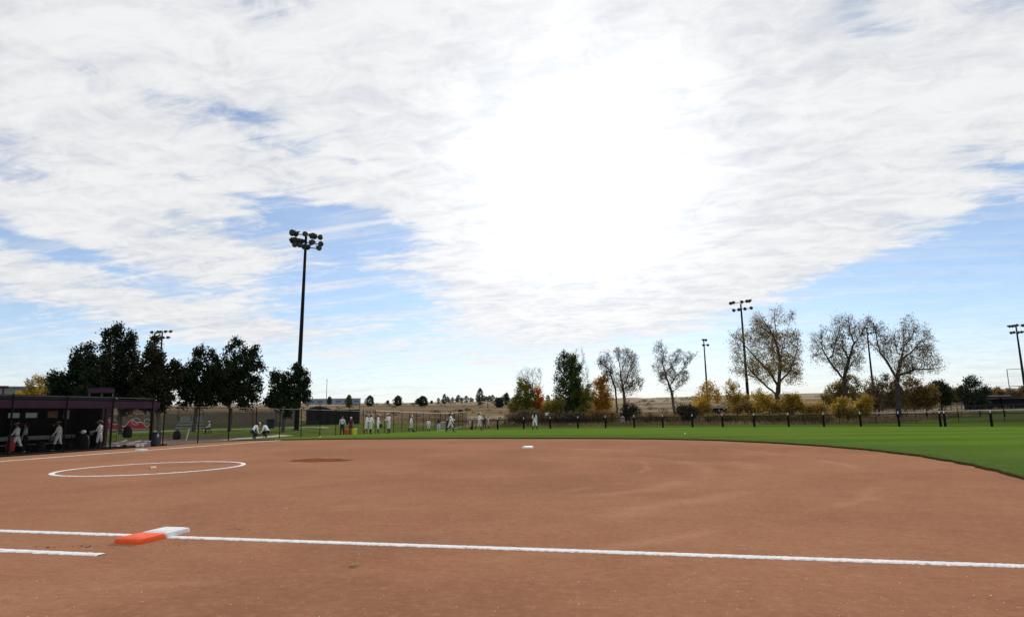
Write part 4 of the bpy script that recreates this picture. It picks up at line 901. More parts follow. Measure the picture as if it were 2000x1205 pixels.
def tree(name, label, px, py, D, lobes, leaf_m, n_leaf, leaf, att=900, step=.45, tip=.012, trunk=.22, bark=None, fork=.22, cat='tree', group=None, depth=.85, seed=1, spread=.30, kill=None, extra=None, clumpy=.5, lean=0., twigs=0, limb=False, infl=9., up=0., reach=1.10, sub=0, sub_r=.42, paths=None):
    r = np.random.default_rng(seed); base = ground(px, py, D); s = pxm(D, px)
    E_ = []
    for (x, y, rx, ry) in lobes:
        c = spot(x, y, D)-np.array(base); E_.append((c, (rx/s*reach, rx/s*depth*reach, ry/s*reach)))
    vol = np.array([e[1][0]*e[1][1]*e[1][2] for e in E_]); vol = vol/vol.sum()
    if sub:      # break every lobe into smaller sprays so that the outline is ragged
        A = []
        for (c, q), v in zip(E_, vol):
            m_ = max(10, int(att*v)); cs = in_ell(c, np.array(q)*.80, sub, r); k_ = r.integers(0, sub, m_)
            rs = np.array(q)*sub_r*np.array([.85, .85, 1.25]); u = r.normal(size=(m_, 3)); u /= np.linalg.norm(u, axis=1)[:, None]
            A.append(cs[k_]+u*(r.uniform(0, 1, m_)**.4)[:, None]*rs)
        A = np.vstack(A)
    else: A = np.vstack([in_ell(c, q, max(8, int(att*v)), r) for (c, q), v in zip(E_, vol)])
    # rotate depth axis toward the viewer's line: lobes are roughly round so only recentre
    A = A[A[:, 2] > .25]
    top = A[:, 2].max(); cen = A.mean(0); ft = np.array([cen[0]*.35+lean*right[0], cen[1]*.35+lean*right[1], top*fork])
    limbs = [(c, q) for c, q in sorted(E_, key=lambda e: -e[1][0]*e[1][2])][:limb] if limb else []
    N, par = grow(A, (0, 0, -.15), ft, step, kill or step*1.4, r, infl=infl, limbs=limbs, up=up, paths=[[np.array(spot(a, b_, D))-np.array(base) for a, b_ in pth] for pth in (paths or [])]); rad = radii(par, tip, trunk=trunk)
    root = thing(name, label, cat, base, 0, group)
    V = frusta(N, par, rad)
    tipn = N[rad < max(tip*2.2, np.quantile(rad, .45))]
    if twigs:      # a haze of fine bare twigs at the ends of the limbs
        j = r.integers(0, len(tipn), twigs); a = tipn[j]; dirv = (a-np.array([0, 0, top*.25])); dirv /= np.linalg.norm(dirv, axis=1)[:, None]; dirv += r.normal(0, .45, dirv.shape); dirv /= np.linalg.norm(dirv, axis=1)[:, None]
        N2 = np.vstack([a, a+dirv*r.uniform(.35, 1.0, twigs)[:, None]*step*2]); p2 = np.concatenate([np.full(twigs, -1), np.arange(twigs)])
        V = np.vstack([V, frusta(N2, p2, np.full(2*twigs, tip*.62), 3).reshape(-1, 3)])
    fast_mesh('trunk', V, 4, bark or M_BARK, root)
    # leaves gathered round the twig ends, so that light and gaps fall between the clumps
    n_leaf = int(n_leaf*(1.55 if cat == 'bush' else 1))
    mats_ = leaf_m if isinstance(leaf_m, list) else [(leaf_m, 1.0, None)]
    for (lm, share, zone) in mats_:
        cand = tipn
        if zone is not None:
            zx0, zx1, zy0, zy1 = zone
            rel = cand@right; hh = cand[:, 2]; m_ = (rel > zx0) & (rel < zx1) & (hh > zy0*top) & (hh < zy1*top); cand = cand[m_] if m_.sum() > 4 else cand
        wgt = r.gamma(1/max(.05, clumpy), 1, len(cand)); wgt /= wgt.sum()
        j = r.choice(len(cand), int(n_leaf*share), p=wgt); P_ = cand[j]+r.normal(0, spread, (len(j), 3)); P_ = P_[P_[:, 2] > .15]
        fast_mesh('crown', leaves(P_, leaf, r), 4, lm, root)
    return root
PG = 'dark shade trees behind the dugout and foul fence'
def P(label, px, py, D, lobes, **kw): return tree('shade_tree', label, px, py, D, lobes, kw.pop('leaf_m', L_PEAR), int(kw.pop('n_leaf', 12000)*1.25), kw.pop('leaf', .24), att=kw.pop('att', 1700), step=.40, trunk=kw.pop('trunk', .19), fork=.16, group=PG, spread=.24, clumpy=.45, limb=7, infl=4, up=.15, reach=1.16, sub=8, sub_r=.46, bark=M_BARKP, **kw)
P('dark broad shade tree at the outer end above the dugout roof', 165, 838, 74, [(150, 740, 46, 42), (122, 745, 24, 28), (170, 712, 32, 30), (185, 760, 40, 40), (140, 768, 36, 24), (150, 700, 10, 16), (200, 720, 20, 30)], seed=11, n_leaf=15000)
P('tallest twin topped dark shade tree behind the scorer stand', 236, 838, 76, [(222, 665, 19, 32), (252, 675, 15, 34), (228, 715, 36, 38), (240, 755, 42, 36), (205, 745, 26, 40), (256, 720, 18, 40), (225, 645, 8, 12)], seed=12, n_leaf=16000)
P('bronze tinged shade tree with a pointed top in front of the distant floodlights', 312, 838, 73, [(300, 672, 13, 26), (306, 705, 26, 30), (315, 735, 31, 30), (296, 755, 34, 34), (328, 750, 17, 34), (270, 735, 12, 36), (322, 780, 22, 20)], seed=13, leaf_m=[(L_PEAR2, 1.0, None)], n_leaf=14000)
P('dark shade tree directly behind the pale bleacher', 378, 836, 77, [(392, 712, 15, 28), (376, 730, 18, 24), (362, 752, 20, 30), (395, 755, 30, 34), (420, 745, 18, 44), (412, 700, 10, 22), (355, 775, 14, 20)], seed=14, n_leaf=12000)
P('tall rounded shade tree with three pointed leaders beside the path', 447, 838, 77, [(458, 685, 13, 22), (472, 688, 10, 24), (495, 700, 11, 24), (440, 735, 36, 38), (480, 742, 34, 40), (460, 765, 42, 28), (508, 745, 12, 30), (430, 715, 16, 26), (446, 690, 10, 18)], seed=15, n_leaf=17000)
P('smallest shade tree round the foot of the tallest floodlight pole', 552, 836, 78, [(578, 730, 10, 20), (570, 758, 22, 30), (545, 755, 16, 32), (590, 765, 13, 30), (560, 785, 34, 18), (534, 740, 8, 16)], seed=16, n_leaf=10000)
T = tree
T('ornamental_tree', 'half bare golden tree behind the grey building and dugout roof', 84, 818, 112, [(78, 755, 26, 22), (95, 750, 20, 20), (70, 765, 24, 16)], [(L_GOLD, .75, (-9, .3, 0, 1)), (L_BROWN, .25, None)], 1700, .26, att=500, step=.5, trunk=.14, seed=21, twigs=500)
hz = ground(85, 775, 140)
T('willow_bush', 'golden hedge like bush spreading along behind the dugout roof', 85, 822, 118, [(60, 772, 26, 8), (85, 773, 30, 9), (112, 774, 20, 8)], L_GOLD, 3800, .26, att=450, step=.5, trunk=.1, seed=22, fork=.08, cat='bush')
# ---- centre clumps
T('poplar_tree', 'green poplar shrub turning gold with a lopsided leafy top', 1024, 822, 122, [(1026, 765, 18, 22), (1022, 795, 26, 20), (1018, 752, 9, 16), (1040, 785, 16, 24), (1005, 800, 16, 16)], [(L_GREEN, .5, (-9, 9, .3, 1)), (L_OLIVE, .5, None)], 9500, .27, att=800, step=.5, trunk=.16, fork=.1, seed=31)
T('bare_tree', 'leafless fan shaped tree rising out of the green and red shrubs', 1038, 822, 127, [(1022, 742, 16, 20), (1042, 738, 18, 20), (1050, 752, 12, 22), (1034, 770, 18, 26)], L_BROWN, 250, .2, att=900, step=.5, tip=.014, trunk=.15, bark=M_TWIG, fork=.1, seed=32, twigs=900)
T('red_shrub', 'small shrub with bright orange red leaves between two green clumps', 1054, 822, 121, [(1052, 785, 9, 26), (1055, 800, 14, 18), (1048, 768, 5, 14)], [(L_RED, .7, None), (L_ORANGE, .3, None)], 2300, .25, att=350, step=.45, trunk=.08, fork=.08, cat='bush', seed=33)
T('poplar_tree', 'tall narrow dark green poplar standing behind the blank sign', 1112, 824, 120, [(1105, 715, 16, 26), (1118, 730, 18, 30), (1110, 765, 26, 34), (1112, 800, 26, 24), (1098, 745, 14, 30), (1128, 775, 12, 34), (1100, 695, 6, 12), (1122, 700, 6, 14)], [(L_GREEN, .35, (.4, 9, .2, 1)), (leafmat('deep_green_leaf', (.030, .052, .016), (.055, .080, .022), .7, .3), .65, None)], 21000, .28, att=1800, step=.5, trunk=.24, fork=.1, seed=34)
T('bare_tree', 'thin bare tree half hidden by the tall dark green poplar', 1136, 822, 130, [(1132, 715, 12, 32), (1140, 740, 12, 36), (1122, 695, 10, 14)], L_BROWN, 150, .2, att=600, step=.55, tip=.013, trunk=.14, bark=M_TWIG, fork=.12, seed=35, twigs=700)
T('willow_bush', 'olive green bush under the tall dark green poplar', 1078, 824, 118, [(1082, 800, 22, 18), (1066, 808, 16, 12), (1094, 790, 10, 20)], [(L_OLIVE, .8, None), (L_GREEN, .2, None)], 4200, .26, att=500, step=.45, trunk=.1, fork=.08, cat='bush', seed=36)
T('willow_bush', 'olive gold bush on the sunny foot of the tall dark green poplar', 1146, 824, 117, [(1146, 785, 10, 30), (1140, 805, 14, 16), (1150, 762, 6, 14)], [(L_GREEN, .5, None), (L_OLIVE, .5, None)], 2600, .26, att=350, step=.45, trunk=.1, fork=.08, cat='bush', seed=37)
T('willow_bush', 'big rounded orange willow bush left of the bare twin trunk tree', 1172, 822, 122, [(1176, 768, 14, 24), (1170, 795, 24, 20), (1158, 785, 16, 26), (1186, 780, 12, 28), (1164, 750, 7, 16), (1180, 745, 8, 14)], [(L_ORANGE, .45, (-.6, 1.6, .3, 1)), (L_GOLD, .4, None), (L_OLIVE, .15, None)], 6200, .26, att=800, step=.45, trunk=.13, fork=.08, cat='bush', seed=38, twigs=400)
COT = 'cottonwoods in a row beyond the outfield'
def C(label, px, py, D, lobes, lm, nl, **kw): return T('cottonwood_tree', label, px, py, D, lobes, lm, int(nl*2.3), kw.pop('leaf', .19), att=int(kw.pop('att', 1500)*1.35), step=kw.pop('step', .38), tip=.014, trunk=kw.pop('trunk', .26), fork=kw.pop('fork', .22), group=COT, twigs=kw.pop('twigs', 3000), clumpy=1.7, spread=.36, limb=0, infl=3.0, up=.12, sub=14, sub_r=.40, **kw)
C('grey nearly leafless cottonwood leaning out to the pale sky beside the orange bush', 1208, 820, 121, [(1186, 712, 17, 20), (1194, 735, 16, 24), (1180, 700, 10, 12)], L_BROWN, 1000, trunk=.17, att=700, seed=41, paths=[[(1207,820),(1202,760),(1194,736),(1188,720),(1178,706)],[(1192,732),(1192,710),(1188,692)],[(1188,720),(1178,712),(1170,704)]], twigs=900, bark=M_BARKP)
C('grey nearly leafless cottonwood with a rounded crown behind the far running player', 1222, 820, 120, [(1218, 705, 22, 26), (1236, 715, 16, 30), (1224, 745, 30, 28), (1242, 755, 14, 20), (1206, 690, 10, 12)], L_BROWN, 1700, att=1500, seed=42, paths=[[(1223,820),(1218,768),(1213,740),(1210,712),(1206,684)],[(1218,754),(1223,746),(1230,728),(1238,708),(1240,694)],[(1218,760),(1236,750),(1252,744)],[(1213,740),(1202,722)],[(1212,730),(1220,706),(1222,688)]], bark=M_BARKP)
C('lone grey cottonwood with a forked trunk standing clear of its neighbours', 1322, 815, 118, [(1292, 690, 20, 22), (1296, 725, 24, 24), (1330, 700, 22, 16), (1345, 695, 10, 12), (1318, 730, 26, 26), (1290, 672, 10, 10), (1310, 760, 12, 18)], L_BROWN, 1500, seed=43, paths=[[(1318,815),(1312,766),(1305,746),(1298,726),(1294,708),(1296,690),(1290,672)],[(1305,744),(1292,730),(1278,724),(1269,714)],[(1310,752),(1320,734),(1332,720),(1346,702),(1353,695)],[(1299,728),(1312,712),(1324,690)],[(1312,766),(1322,758),(1330,752)]], lean=-1.2, bark=M_BARKP, trunk=.24)
C('largest cottonwood with golden brown leaves beside the nine lamp floodlight pole', 1520, 818, 112, [(1452, 665, 28, 24), (1480, 625, 20, 22), (1516, 622, 18, 24), (1548, 615, 10, 20), (1500, 660, 46, 36), (1545, 680, 22, 34), (1440, 690, 22, 30), (1520, 715, 46, 40), (1470, 720, 36, 30), (1550, 735, 16, 26)], [(L_BROWN, .30, None), (L_RUST, .24, None), (L_OLIVE, .32, None), (L_GOLD, .14, (-3, 4, .1, .7))], 9000, att=2600, seed=44, paths=[[(1519,818),(1519,771),(1522,747),(1524,709),(1519,679),(1509,652),(1492,627),(1483,612)],[(1519,772),(1499,757),(1479,739),(1460,719),(1442,702)],[(1520,757),(1505,727),(1485,703),(1467,682),(1449,660)],[(1523,745),(1539,727),(1545,707),(1549,684),(1550,652)],[(1524,704),(1532,669),(1541,642),(1551,614)],[(1519,680),(1516,640),(1515,608)],[(1479,739),(1462,733),(1444,728)],[(1509,652),(1496,648),(1482,640)]], trunk=.42, fork=.15)
C('dark grey cottonwood whose crown touches its leaning neighbour', 1650, 812, 116, [(1602, 665, 20, 22), (1592, 690, 14, 22), (1630, 680, 26, 26), (1655, 640, 20, 24), (1672, 660, 22, 34), (1630, 640, 10, 16), (1655, 705, 30, 34), (1662, 625, 8, 10)], [(L_BROWN, .8, None), (L_RUST, .2, None)], 3000, att=2000, seed=45, paths=[[(1649,812),(1650,734),(1658,704),(1668,669),(1660,648),(1657,622)],[(1649,742),(1624,719),(1609,702),(1596,684),(1591,662)],[(1651,728),(1666,706),(1680,692)],[(1610,703),(1624,672),(1633,638),(1630,622)],[(1604,696),(1590,694),(1579,699)],[(1658,704),(1648,680),(1645,655)],[(1666,676),(1674,656),(1680,642)]], trunk=.34, fork=.18)
C('broad grey cottonwood leaning outward over the neighbouring field', 1762, 812, 114, [(1702, 640, 18, 22), (1720, 665, 24, 26), (1740, 680, 24, 30), (1782, 650, 22, 26), (1795, 680, 32, 36), (1770, 715, 34, 32), (1812, 715, 24, 22), (1820, 660, 10, 16), (1780, 625, 10, 12)], [(L_BROWN, .88, None), (L_RUST, .12, None)], 3600, att=2300, seed=46, paths=[[(1755,812),(1754,777),(1751,738),(1735,710),(1719,689),(1698,668),(1684,652)],[(1752,742),(1765,705),(1775,678),(1779,650),(1779,626)],[(1731,703),(1731,675),(1727,652)],[(1766,704),(1791,687),(1812,668),(1829,648)],[(1755,735),(1784,722),(1812,721),(1836,717)],[(1774,680),(1790,660),(1798,642)],[(1720,690),(1708,664),(1702,640)],[(1770,692),(1752,672),(1748,652)]], trunk=.40, fork=.13)
# ---- yellow brush under the cottonwoods
def bush(label, px, D, lobes, lm, n, seed, **kw): return T('willow_bush', label, px, 822, D, lobes, lm, n, kw.pop('leaf', .26), att=420, step=.45, trunk=.1, fork=.08, cat='bush', seed=seed, **kw)
T('ornamental_tree', 'small round yellow tree at the foot of the edge on floodlight pole', 1384, 818, 120, [(1386, 765, 17, 20), (1366, 785, 12, 18), (1398, 775, 10, 18), (1376, 760, 9, 12)], [(L_GOLD, 1, None)], 2400, .27, att=600, step=.5, trunk=.13, seed=51, twigs=300)
bush('low golden bush left of the small dark shelter', 1366, 116, [(1360, 800, 20, 12), (1376, 795, 14, 16), (1348, 806, 14, 8)], L_GOLD, 2600, 52)
bush('pale golden bush under the outer limbs of the largest cottonwood', 1436, 118, [(1432, 770, 14, 26), (1446, 790, 20, 20), (1424, 752, 8, 16)], [(L_OLIVE, .5, None), (L_GOLD, .5, None)], 2600, 53, twigs=300)
bush('low brownish bush behind the nine lamp floodlight pole', 1464, 114, [(1460, 800, 22, 14), (1440, 806, 16, 10)], [(L_RUST, .7, None), (L_DRY, .3, None)], 3200, 54)
bush('golden bush around the trunk of the largest cottonwood', 1500, 110, [(1494, 790, 20, 20), (1512, 800, 18, 14), (1482, 775, 10, 14)], [(L_GOLD, .75, None), (L_OLIVE, .25, None)], 3000, 55)
bush('bright olive gold bush right beside the trunk of the largest cottonwood', 1548, 109, [(1546, 792, 22, 20), (1560, 800, 14, 14), (1536, 780, 10, 16)], [(L_OLIVE, .7, None), (L_GOLD, .3, None)], 3400, 56)
bush('low rusty bush between the two biggest cottonwoods', 1585, 112, [(1580, 802, 22, 10), (1598, 800, 16, 12)], [(L_RUST, .6, None), (L_GOLD, .4, None)], 2400, 57)
bush('tall olive brown bush round the foot of the dark grey cottonwood', 1640, 119, [(1636, 770, 26, 24), (1660, 760, 20, 28), (1618, 785, 16, 20)], [(L_OLIVE, .7, None), (L_BROWN, .3, None)], 4200, 58, twigs=300)
bush('yellow bush in front of the dark grey cottonwood', 1652, 104, [(1640, 803, 16, 12), (1664, 805, 16, 10), (1685, 795, 14, 20), (1650, 790, 10, 16)], [(L_GOLD, .5, None), (L_OLIVE, .5, None)], 3000, 59)
bush('grey brown thicket behind the floodlight pole in the cottonwood crown', 1716, 122, [(1706, 765, 18, 26), (1728, 760, 20, 28), (1716, 785, 30, 16)], L_BROWN, 3400, 60, twigs=600)
bush('brown thicket round the trunk of the leaning cottonwood', 1770, 121, [(1760, 768, 20, 24), (1786, 765, 22, 24), (1775, 785, 34, 14)], [(L_BROWN, .6, None), (L_OLIVE, .4, None)], 4200, 61, twigs=600)
bush('reddish brown bush next to the dark round evergreen', 1808, 120, [(1806, 775, 16, 20), (1818, 768, 12, 20)], [(L_RUST, .5, None), (L_BROWN, .5, None)], 2600, 62, twigs=300)
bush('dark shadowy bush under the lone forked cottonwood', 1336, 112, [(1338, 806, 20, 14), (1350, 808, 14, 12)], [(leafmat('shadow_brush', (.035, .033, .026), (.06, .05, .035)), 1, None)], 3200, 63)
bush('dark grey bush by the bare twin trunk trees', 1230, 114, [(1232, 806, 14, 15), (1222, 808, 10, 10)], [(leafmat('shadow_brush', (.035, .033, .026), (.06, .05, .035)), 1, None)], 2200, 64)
bush('dry brown brush below the green and red shrubs', 1030, 114, [(1012, 815, 22, 9), (1040, 813, 22, 11), (1066, 816, 18, 8)], [(L_DRY, .6, None), (L_BROWN, .4, None)], 4600, 65)
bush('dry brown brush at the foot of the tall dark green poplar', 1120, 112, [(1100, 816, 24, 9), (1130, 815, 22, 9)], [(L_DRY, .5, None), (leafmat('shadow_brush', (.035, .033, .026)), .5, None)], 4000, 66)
bush('orange tinged dry brush under the big orange willow bush', 1172, 112, [(1160, 814, 22, 10), (1184, 814, 20, 10)], [(L_RUST, .6, None), (L_DRY, .4, None)], 3600, 67)
for i, (px, D_, l) in enumerate(((1264, 106, 'low tan brush beside the dark grey bush'), (1300, 105, 'low tan brush before the dark shadowy bush'), (1400, 104, 'low dry brush before the small dark shelter'), (1440, 103, 'low dry brush behind two padded posts left of the floodlight pole'), (1490, 101, 'low dark brush right of the floodlight pole foot'), (1545, 100, 'low dry brush before the olive gold bush'), (1600, 99, 'low dry brush between the two biggest cottonwoods'))):
    bush(l, px, D_, [(px-14, 817, 16, 6), (px+10, 816, 18, 7)], [(L_DRY, .6, None), (L_OLIVE, .4, None)], 900, 70+i)
# ---- evergreens on the right
T('juniper_tree', 'dark round evergreen at the end of the cottonwood row', 1838, 798, 126, [(1838, 768, 19, 20), (1832, 758, 11, 14), (1846, 775, 12, 14)], [(L_PINE, .8, None), (L_GREEN, .2, None)], 6500, .27, att=700, step=.5, trunk=.15, fork=.1, seed=81)
T('pine_tree', 'dark open branched pine in front of the neighbouring shelter', 1901, 796, 124, [(1900, 748, 14, 16), (1888, 765, 14, 12), (1912, 762, 14, 14), (1900, 776, 22, 10)], L_PINE, 5200, .24, att=700, step=.45, trunk=.15, fork=.1, seed=82, clumpy=1.2)
for i, (px, D_, l) in enumerate(((1868, 168, 'brown hedge tree between the two dark evergreens'), (1938, 175, 'brownish far tree right of the dark open pine'), (1962, 172, 'grey brown far tree behind the backstop frame'), (1990, 170, 'rusty far tree at the picture edge behind the dark shelter'))):
    T('park_tree', l, px, 796, D_, [(px, 775, 15, 11), (px+10, 768, 10, 11), (px-8, 770, 9, 10)], [(L_BROWN, .6, None), (L_RUST, .4, None)], 3000, .32, att=300, step=.7, trunk=.14, fork=.1, seed=90+i, twigs=300)
for i, (px, D_, w_, l) in enumerate(((1700, 150, 24, 'grey brown hedgerow tree behind the white capped rail fence'), (1745, 152, 26, 'dull olive hedgerow tree behind the trunk of the leaning cottonwood'), (1800, 150, 24, 'brown hedgerow tree left of the dark round evergreen'), (1862, 155, 18, 'dull brown hedgerow tree right of the dark round evergreen'))):
    T('hedge_tree', l, px, 797, D_, [(px-w_*.4, 782, w_*.6, 12), (px+w_*.4, 780, w_*.6, 13), (px, 775, w_*.5, 12)], [(L_BROWN, .5, None), (L_DRY, .3, None), (L_OLIVE, .2, None)], 3800, .32, att=420, step=.6, trunk=.14, fork=.08, seed=120+i, twigs=300)
# ---- shrubs on the prairie hill
def hill_shrub(label, px, D, rx, ry, kind, seed):
    b_ = ground(px, 800, D); top = ry*2/pxm(D, px); wv = rx/pxm(D, px); r = np.random.default_rng(seed); root = thing(kind, label, 'tree' if 'tree' in kind else 'bush', b_)
    nl = 1500; th = r.uniform(0, 6.3, nl); h = r.uniform(0, 1, nl); prof = np.sin(np.clip(h*.93+.07, 0, 1)*math.pi)**.55*(1-.25*h); q = np.sqrt(r.uniform(.15, 1, nl))*(1+.25*np.sin(th*3+h*7))
    P_ = np.stack([np.cos(th)*q*prof*wv, np.sin(th)*q*prof*wv, .1+h*top], 1); fast_mesh('crown', leaves(P_, .17*wv+.08, r), 4, L_PINE if kind == 'juniper_bush' or kind == 'juniper_tree' else leafmat('hill_leaf', (.045, .05, .024), (.075, .075, .032)), root)
    mb = MB(); mb.bar((0, 0, -.2), (0, 0, top*.7), .10, .03, n=6); mb.bar((0, 0, top*.3), (wv*.4, 0, top*.65), .05, .02, n=5); mb.build('trunk', M_BARK, root)
for i, (px, D, rx, ry, kd, l) in enumerate(((643, 250, 6, 8, 'park_tree', 'small rounded tree left on the hillside before the warehouse'), (681, 190, 8, 12, 'park_tree', 'small tree breaking the right end of the warehouse'), (722, 200, 10, 10, 'juniper_bush', 'pointed dark juniper first right of the warehouse'), (777, 205, 10.5, 9.5, 'juniper_bush', 'squat dark juniper second right of the warehouse'), (825, 200, 12.5, 9.5, 'juniper_bush', 'widest dark juniper on the tan hillside'), (816, 330, 6, 6, 'juniper_bush', 'little round juniper peeking above the widest juniper'), (757, 420, 4, 4, 'juniper_bush', 'tiny dark shrub on the hill crest between two junipers'), (868, 260, 5, 10, 'park_tree', 'thin small tree on the hill in front of the distant tree row'), (938, 205, 8.5, 16, 'park_tree', 'upright oval tree on the hillside left of the green poplar shrub'), (975, 180, 11, 9, 'juniper_bush', 'dark wide juniper next to the green poplar shrub'), (990, 195, 7, 12, 'juniper_tree', 'dark upright juniper right against the green poplar shrub'), (900, 150, 5, 3, 'sage_bush', 'low dark sage clump on the tan slope'), (843, 480, 3.5, 3, 'sage_bush', 'tiny sage dot on the hill crest'))):
    hill_shrub(l, px, D, rx, ry, kd, 200+i)
# the distant row of trees on the crest
r = np.random.default_rng(5); proto = None
for i, px in enumerate(list(np.linspace(858, 1012, 24))+[1060, 1072, 1085]):
    px = px+r.normal(0, 2); D = 520+r.normal(0, 12); b_ = ground(px, 792, D)
    if proto is None:
        nl = 420; th = r.uniform(0, 6.3, nl); h = r.uniform(0, 1, nl); q = np.sqrt(r.uniform(0, 1, nl))*np.sin(np.clip(h*.8+.2, 0, 1)*math.pi)**.6
        proto = thing('distant_tree', 'small tree in the distant row along the hill crest', 'tree', b_, 0, 'trees on the far hill crest')
        fast_mesh('crown', leaves(np.stack([np.cos(th)*q*2.4, np.sin(th)*q*2.4, .3+h*5.2], 1), .8, r), 4, leafmat('crest_leaf', (.050, .052, .034), (.095, .075, .04), .3), proto); o = proto
        mb = MB(); mb.bar((0, 0, -1.5), (0, 0, 3.5), .2, .08, n=5); mb.build('trunk', M_BARK, proto)
    else: o = copy_tree(proto)
    o.location = b_; sc = r.uniform(.5, 1.0); o.scale = (sc*r.uniform(.8, 1.3), sc, sc*r.uniform(.8, 1.2)); o.rotation_euler.z = r.uniform(0, 6)
# sagebrush dotted over the slope
V = []
r = np.random.default_rng(77)
for _ in range(420):
    px = r.uniform(540, 1450) if r.uniform() < .8 else r.uniform(1450, 2000); D = 112*math.exp(r.uniform(0, 1.55)); b_ = ground(px, 800, D); sz = r.uniform(.3, .95)*(1+.3*(D > 250)); n_ = 46
    th = r.uniform(0, 6.3, n_); q = np.sqrt(r.uniform(0, 1, n_)); h = r.uniform(0, 1, n_)*np.sqrt(np.maximum(0, 1-q*q*.8)); V.append(leaves(np.stack([np.cos(th)*q*sz*1.3, np.sin(th)*q*sz*1.3, h*sz], 1)+np.array(b_), .34*sz+.06, r))
tag(fast_mesh('sagebrush', np.vstack(V), 4, leafmat('sage_leaf', (.060, .058, .036), (.115, .098, .055), .2, .25)), kind='stuff')
# posts dotted over the slope
for i, px in enumerate((606, 618, 625, 953)):
    b_ = ground(px, 800, 150+i*8); mb = MB(); mb.bar((0, 0, -.2), (0, 0, 1.6), .10, n=6); mb.lathe([(.13, 1.6), (.13, 1.66), (.03, 1.72)], n=6); o = mb.build('slope_post', M_BLACK, None, b_)
    tag(o, ['short dark post nearest the warehouse end on the slope', 'dark slope post between two others by the flag pole', 'dark slope post just left of the flag pole', 'lone dark slope post beside the upright oval tree'][i], 'post', 'posts on the prairie slope')

# prairie tufts: rough dry grass along the far edge of the mown field
V = []
n = 26000; th = rng.uniform(R(10), R(170), n); rg = np.interp(th, TH, RG2); off = rng.gamma(1.4, 9, n); rr_ = rg+off-.3; x = PC+np.cos(th)*rr_; y = PC+np.sin(th)*rr_; z = zf(x, y)
a = rng.uniform(0, 6.3, n); h = rng.uniform(.25, .75, n); wv = rng.uniform(.03, .08, n); lx, ly = rng.normal(0, .14, n), rng.normal(0, .14, n)
V = np.stack([np.stack([x-np.cos(a)*wv, y-np.sin(a)*wv, z], 1), np.stack([x+np.cos(a)*wv, y+np.sin(a)*wv, z], 1), np.stack([x+lx, y+ly, z+h], 1)], 1)
tag(fast_mesh('dry_grass', V, 3, leafmat('dry_grass_blade', (.19, .13, .065), (.34, .25, .13), .12, .35)), kind='stuff')
# ------------------------------------------------------------------ people
M_SKIN = mat('skin', (.36, .20, .13), .6, .1, 9); M_HAIR = mat('hair_dark', (.018, .012, .010), .5, .3, 30); M_JERSEY = mat('jersey_white', (.90, .89, .92), .8, .08, 10); M_PANTS = mat('trousers_white', (.82, .81, .85), .8, .08, 10)
M_GREYJ = mat('jersey_grey', (.42, .43, .46), .8, .1, 10); M_SOCK = mat('socks_black', (.012, .011, .013), .8, .2, 10); M_SHOE = mat('shoe_white', (.62, .62, .62), .6, .1, 10); M_SHOEB = mat('shoe_black', (.02, .02, .022), .6)
M_NAVY = mat('cloth_navy', (.022, .024, .038), .8, .2, 10); M_MAROON = mat('cloth_maroon', (.075, .018, .022), .8, .2, 10); M_BLKCLOTH = mat('cloth_black', (.014, .014, .017), .8, .2, 10); M_GREYP = mat('cloth_grey', (.60, .60, .64), .8, .1, 10)
M_CAPW = mat('cap_white', (.74, .73, .74), .7, .06, 9); M_BELT = mat('belt', (.05, .03, .07), .6); M_GLOVE = mat('glove_tan', (.26, .17, .115), .7, .25, 14); M_GLOVEB = mat('glove_black', (.016, .015, .016), .6); M_EYE = mat('eye_dark', (.02, .015, .012), .3); M_LIP = mat('lips', (.30, .12, .10), .5)
def rotx(a): c, s = math.cos(a), math.sin(a); return np.array([[1, 0, 0], [0, c, -s], [0, s, c]])
def roty(a): c, s = math.cos(a), math.sin(a); return np.array([[c, 0, s], [0, 1, 0], [-s, 0, c]])
def rotz(a): c, s = math.cos(a), math.sin(a); return np.array([[c, -s, 0], [s, c, 0], [0, 0, 1]])
